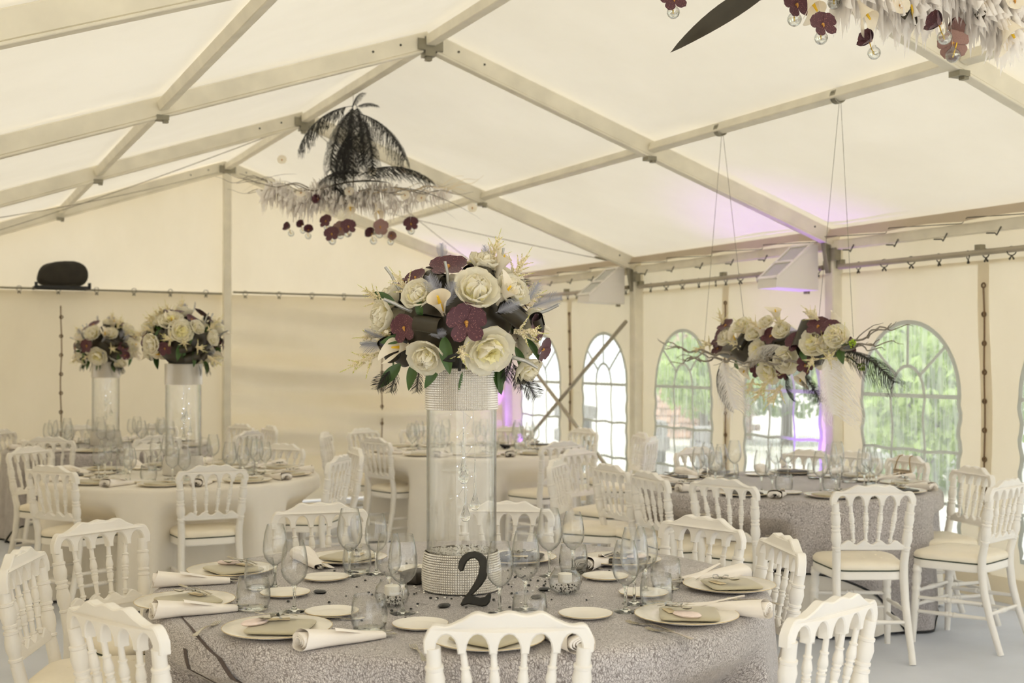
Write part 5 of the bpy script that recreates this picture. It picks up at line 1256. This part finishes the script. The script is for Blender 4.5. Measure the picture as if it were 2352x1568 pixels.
for nm, me, (x, y), d, sc in (('ostrich_feather', OFB, (1655, 835), (-0.35, -0.2, -0.75), 0.62), ('ostrich_feather', OFW, (1660, 825), (0.55, -0.35, -0.45), 0.78), ('ostrich_feather', OFW, (1905, 800), (0.25, -0.4, -0.65), 0.80), ('ostrich_feather', OFB, (1935, 808), (0.95, -0.2, 0.10), 0.86),
                              ('ostrich_feather', OFB, (1835, 850), (0.75, -0.2, -0.25), 0.52), ('ostrich_feather', OFW, (1805, 800), (-0.9, -0.3, 0.35), 0.58), ('ostrich_feather', OFB, (1810, 855), (-0.3, -0.2, -0.7), 0.35)):
    inst(nm, me, HB, hp(x, y, -0.13), along(d, (0, -0.5, 1)), sc)
for me, (x, y), d in ((HT[0], (1690, 825), (-1, -0.05, -0.03)), (HT[1], (1680, 815), (-0.75, -0.2, 0.05)), (HT[2], (1880, 815), (1, -0.1, 0.10)), (HT[0], (1900, 808), (0.95, -0.05, 0.22)), (HT[1], (1720, 828), (0.9, -0.35, 0.0)), (HT[2], (1880, 835), (-0.8, -0.3, 0.0))):
    inst('willow_twig', me, HB, hp(x, y, -0.10), along(d), 0.95)
for x, y in ((1748, 838), (1958, 788), (1978, 842)):
    m = MB(); rr_ = random.Random(x)
    for k in range(40):
        q = Vector((rr_.gauss(0, 1), rr_.gauss(0, 1), rr_.gauss(0, 1))).normalized()*0.026*rr_.uniform(0.5, 1); m.lathe([(0, -0.005), (0.006, 0), (0, 0.005)], 5, q)
    m.build('lime_blossom', M['lime'], HB, 0, hp(x, y, -0.14)); 
m = MB(); m.tube([hp(1890, 815, -0.1), hp(1950, 820, -0.14), hp(1975, 840, -0.14)], 0.004, 6); m.tube([hp(1905, 795, -0.1), hp(1955, 790, -0.14)], 0.004, 6); m.build('green_stem', M['leaf'], HB)
for (xa, ya), (xb, yb), yt in (((1655, 305), (1618, 785), -0.891), ((1662, 305), (1710, 745), -0.891), ((1925, 225), (1880, 740), -2.066), ((1935, 230), (1960, 775), -2.066)):
    top = Vector((yt*-1-1.47, 0.0 if xa in (1655, 1925) else 0.01, 3.163-1.66)); bot = hp(xb, yb, -0.04); m = MB(); n_ = 150
    for k in range(n_):
        pt = top.lerp(bot, k/n_); m.lathe([(0, -0.0042), (0.0036, 0), (0, 0.0042)], 4, pt)
    m.tube([top, bot], 0.0008, 3); tag(m.build('bead_chain', M['joint'], HB, 0), kind='stuff')
for yt in (-0.891, -2.066):
    m = MB()
    for k in range(4):
        zc_ = 0; m.tube([(yt*-1-1.47+0.012*k-0.03+0.004*sin(a), 0.043*cos(a), 3.192-1.66+0.043*sin(a)) for a in [2*pi*j/16 for j in range(16)]], 0.0045, 5, closed=True)
    m.build('chain_wrap', M['joint'], HB)

# --- feathered hanging arrangements under the ridge
GLOBE = MB(); GLOBE.lathe([(0, -0.030), (0.012, -0.0275), (0.0235, -0.0185), (0.030, -0.004), (0.0295, 0.008), (0.0225, 0.020), (0.011, 0.028), (0.008, 0.036), (0.0068, 0.036), (0.0098, 0.027), (0.0212, 0.019), (0.0278, 0.0075), (0.0283, -0.004), (0.0222, -0.0175), (0.0113, -0.026), (0, -0.0284)], 22); GLM = GLOBE.mesh('glass_globe', M['glass'], 60)
WAT = MB(); WAT.lathe([(0, -0.0280), (0.011, -0.0256), (0.0218, -0.0172), (0.0279, -0.004), (0.0277, 0.003), (0, 0.003)], 18); WATM = WAT.mesh('water', M['solid_glass'], 60)
BOA = MB(); rr_ = random.Random(17)
for k in range(480):
    t = rr_.random(); c = Vector((t-0.5, 0, 0.05*sin(t*9)*0.6)); a = rr_.uniform(0, 6.28); d = Vector((rr_.uniform(-0.5, 0.5), cos(a), sin(a)-0.25)).normalized(); L_ = rr_.uniform(0.05, 0.11); sd_ = d.cross(Vector((1, 0, 0))).normalized()*0.011
    P = [c+d*0.01, c+d*L_*0.5+Vector((0, 0, -0.004)), c+d*L_+Vector((0, 0, -0.018))]
    BOA.add([P[0]-sd_, P[0]+sd_, P[1]+sd_*1.6, P[1]-sd_*1.6, P[2]], [(0, 1, 2, 3), (3, 2, 4)])
BOAM = BOA.mesh('feather_boa', M['white_feather'], 0)
CT = [twig(0.85, 0.008, s_, M['willow_cream'], 'twig', 0.022) for s_ in (4, 5)]+[twig(0.85, 0.008, 6, M['willow'], 'twig', 0.02)]
def hang_globe(t, p, s, az, mauve=False, side=False):
    o = inst('glass_globe', GLM, t, p, (0, 0, 0), s); inst('water', WATM, o, (0, 0, 0))
    m_ = MB(); n = Vector((cos(az), sin(az), -0.15 if mauve else 0.25)); q = Vector((0.015*cos(az), 0.015*sin(az), 0.055))
    st = bpy.data.objects.new('stem', STEMM); link(st, o); st.location = (0, 0, -0.005); st.rotation_euler = (0.25, 0.2, az)
    oc = orchid(t, Vector(p)+q*s, n, s*1.15, 0.2*sin(az*3), mauve, side); return o
SM = MB(); SM.tube([(0, 0, 0), (0.004, 0, 0.03), (0.002, 0, 0.062)], 0.0024, 6); STEMM = SM.mesh('stem', M['spadix'], 60)
FEA = (((0, 0, 0.72), (-0.80, -0.25, -0.10), 0.92), ((0, 0, 0.70), (-0.25, -0.5, -0.35), 1.0), ((0.0, 0, 0.74), (-0.05, -0.55, -0.6), 1.0), ((0.04, 0, 0.66), (0.60, -0.3, -0.15), 0.95), ((0.02, 0, 0.74), (0.1, 0.6, -0.3), 0.9), ((-0.05, -0.05, 0.45), (-0.30, -0.4, -0.6), 0.75), ((0.08, -0.05, 0.62), (0.30, -0.4, -0.6), 0.85),
       ((0.05, -0.02, 0.16), (0.85, -0.3, 0.50), 0.95), ((0.10, -0.05, 0.17), (-0.8, -0.2, 0.35), 0.6), ((0, 0.02, 0.55), (-0.3, 0.6, -0.2), 0.9), ((0.0, -0.02, 0.70), (0.12, -0.1, 0.9), 0.28), ((0.02, -0.02, 0.70), (0.6, -0.2, 0.5), 0.3))
GLB = ((-0.48, -0.30, 0.85, 3.9, 0, 1), (-0.40, -0.27, 0.8, 4.4, 0, 1), (-0.14, -0.37, 1.0, 4.6, 0, 0), (-0.10, -0.31, 1.0, 4.9, 1, 0), (-0.20, -0.25, 0.9, 4.3, 0, 0), (-0.02, -0.31, 1.0, 5.0, 0, 0), (0.16, -0.35, 1.0, 4.2, 0, 1), (0.22, -0.31, 1.05, 5.2, 1, 0), (0.31, -0.37, 0.9, 5.0, 1, 1), (0.46, -0.27, 1.0, 4.7, 0, 0), (-0.33, -0.33, 0.85, 4.9, 0, 1))
WHO = ((-0.55, 0.28), (0.16, 0.19), (-0.02, 0.03), (0.42, 0.0), (0.55, -0.02), (0.95, -0.10), (0.40, 0.20), (-0.40, 0.02))
def arrangement(loc, rz, label, boas, fea, glb, who, leaves):
    t = thing('hanging_arrangement', label, 'flower arrangement', loc, rz, 'feathered arrangements under the ridge')
    for x, z, s, a in boas: inst('feather_boa', BOAM, t, (x, 0.02*x, z), (0, a, 0.1*x), (s, 1.5, 1.5))
    for p, d, s in fea: inst('ostrich_feather', OFB, t, p, along(d, (0, -0.3, 1)), s*1.18)
    for d, s, y in (((-1, 0.05, 0.12), 1.0, 0.05), ((-1, -0.1, 0.04), 1.0, -0.05), ((1, 0.0, 0.02), 0.95, 0.0), ((1, -0.1, -0.06), 0.9, -0.05), ((1, 0.1, 0.0), 1.0, 0.04), ((-1, 0.1, -0.02), 0.95, 0.02)):
        inst('twig', CT[int(abs(y)*100) % 3], t, (0.05*d[0], y, 0.04), along(d), s)
    for nm, me, p, d, up, s in leaves: inst(nm, me, t, p, along(d, up), s)
    for i, (x, z, s, az, mv, sd2) in enumerate(glb):
        y = -0.06+0.10*sin(i*2.3); hang_globe(t, (x, y, z), s, az, mv, sd2)
        m = MB(); m.tube([(x, y, z+0.036*s), (x*0.97, y*0.8, 0.0)], 0.0006, 3); m.build('nylon_thread', M['bead'], t)
    for x, z in who:      # white orchids
        o = inst('orchid', OC, t, (x, -0.08, z), orient((0.1*sin(x*9), -1, 0.2)), 0.9)
        for k in range(5): a = pi/2+2*pi*k/5; inst('petal', PT['w1'], o, (0, 0, 0.0006*k), Matrix.Rotation(a, 3, 'Z') @ Matrix.Rotation(-0.1, 3, 'Y'))
    calla(t, (-0.02, -0.06, -0.04), (0.1, -0.5, -0.7), 1.3, 0.4); calla(t, (0.18, -0.04, -0.06), (0.3, -0.3, -0.8), 1.2, 2.0); orchid(t, Vector((-0.26, -0.10, -0.03)), (-0.3, -1, -0.1), 1.0, 0.3, False, True)
    m = MB(); m.tube([(0, 0, 0.62), (0, 0, HR-0.02-loc[2])], 0.002, 4); m.tube([(0, 0, -0.02), (0.0, 0, 0.66)], 0.006, 6); m.build('hanger', M['willow'], t)
    return t
UPF = (0, -0.3, 1)
a1 = arrangement((0.0, 1.60, 2.93), -YAW, 'hanging arrangement of black ostrich feathers, white boa and orchid globes in the middle', ((-0.42, -0.02, 0.62, 0.10), (0.28, -0.03, 0.95, -0.02), (-0.02, 0.02, 0.7, 0.0)), FEA, GLB, WHO,
    (('long_leaf', LONG, (0.30, -0.05, 0.10), (-1, -0.25, 0.10), (0, -0.4, 1), 0.85), ('blade_leaf', BLADE, (0.15, -0.04, 0.06), (1, -0.1, 0.12), UPF, 1.55), ('blade_leaf', BLADE, (0.20, 0.04, 0.06), (1, 0.15, 0.05), UPF, 1.2), ('blade_leaf', BLADE, (-0.45, 0.02, 0.18), (-1, -0.1, 0.08), UPF, 0.8)))
NR = Vector((0.04, -3.90, 3.10)); NI = Matrix.Rotation(YAW, 3, 'Z')
def np_(x, y, d=4.75):
    """photo position -> local point of the near arrangement at distance d"""
    v = at(x, y, 0)-CAM; v = v/(v.dot(FWD)); q = NI @ (CAM+v*d-NR); return q
def gl(x, y, s, az, mv, sd2): q = np_(x, y); return (q.x, q.z, s, az, mv, sd2)
q0, q1 = np_(1790, -45), np_(1537, 95)
a2 = arrangement(tuple(NR), -YAW, 'near hanging arrangement of white boa, dark leaf and orchid globes at top right', ((np_(2090, -10).x, np_(2090, -10).z, 0.55, 0.0), (np_(2300, -10).x, np_(2300, -10).z, 0.6, 0.05), (np_(2230, -80).x, np_(2230, -80).z, 0.8, 0.0), (np_(2320, 30).x, np_(2320, 30).z, 0.3, 0.0)), [((p[0], p[1], p[2]+0.1), d, s) for p, d, s in FEA[:7]],
    (gl(1545, 32, 0.85, 4.7, 0, 0), gl(1832, 36, 0.95, 5.0, 0, 0), gl(1868, 106, 0.85, 4.9, 0, 0), gl(1922, 0, 0.9, 4.6, 0, 0), gl(2008, 122, 0.85, 3.6, 0, 1), gl(2147, 103, 0.95, 3.4, 0, 1), gl(2187, 85, 0.95, 5.3, 1, 1), gl(2176, 136, 0.95, 1.2, 1, 0)), ((np_(2060, 20).x, np_(2060, 20).z), (np_(2320, 10).x, np_(2320, 10).z)),
    (('long_leaf', LONG, tuple(q0), tuple(q1-q0), (0.2, -0.9, 0.5), ((q1-q0).length/0.62, 1.9*(q1-q0).length/0.62, 0.6)), ('long_leaf', LONG, tuple(np_(1900, -70)), tuple(np_(1650, 8)-np_(1900, -70)), (0, -0.9, 0.3), (0.62, 1.1, 0.5)), ('blade_leaf', BLADE, (0.15, -0.04, 0.1), (1, -0.1, 0.2), UPF, 1.2)))
for x, y, az in ((2085, 22, 0.3), (2252, 12, 2.2)):        # dark anthurium-like blooms
    q = np_(x, y); inst('dark_bloom', LEAF2, a2, q, along((0.3*cos(az), -0.5, -0.8), (cos(az), -1, 0)), 1.0); inst('dark_bloom', LEAF2, a2, q, along((0.5*cos(az+2), -0.5, -0.5), (-cos(az), -1, 0)), 0.8)
    inst('spadix', SPX_, a2, q+Vector((0.005, -0.02, 0.03)), along((0.1, -0.2, -1)) @ Matrix.Rotation(pi/2, 3, 'Y'), 0.9)
q = np_(2300, 25); calla(a2, q, (0.2, -0.3, -0.9), 1.5, 1.0)

# black ribbon bows lying on the far tables
bm2 = BOW.copy(); bm2.materials.clear(); bm2.materials.append(M['black_hem'])
for (x, y), zz, lb in (((1516, 1097), ZC, 'black ribbon bow at the left end of the window table'), ((1160, 1030), ZW, 'black ribbon bow on the central white table beside the front vase'), ((262, 1018), ZC, 'black ribbon bow on the far left grey table')):
    p = at(x, y, zz+0.004); tag(inst('ribbon_bow', bm2, None, (p.x, p.y, zz+0.001), (0, 0, x*0.7), 2.6), lb, 'bow', 'black table bows')
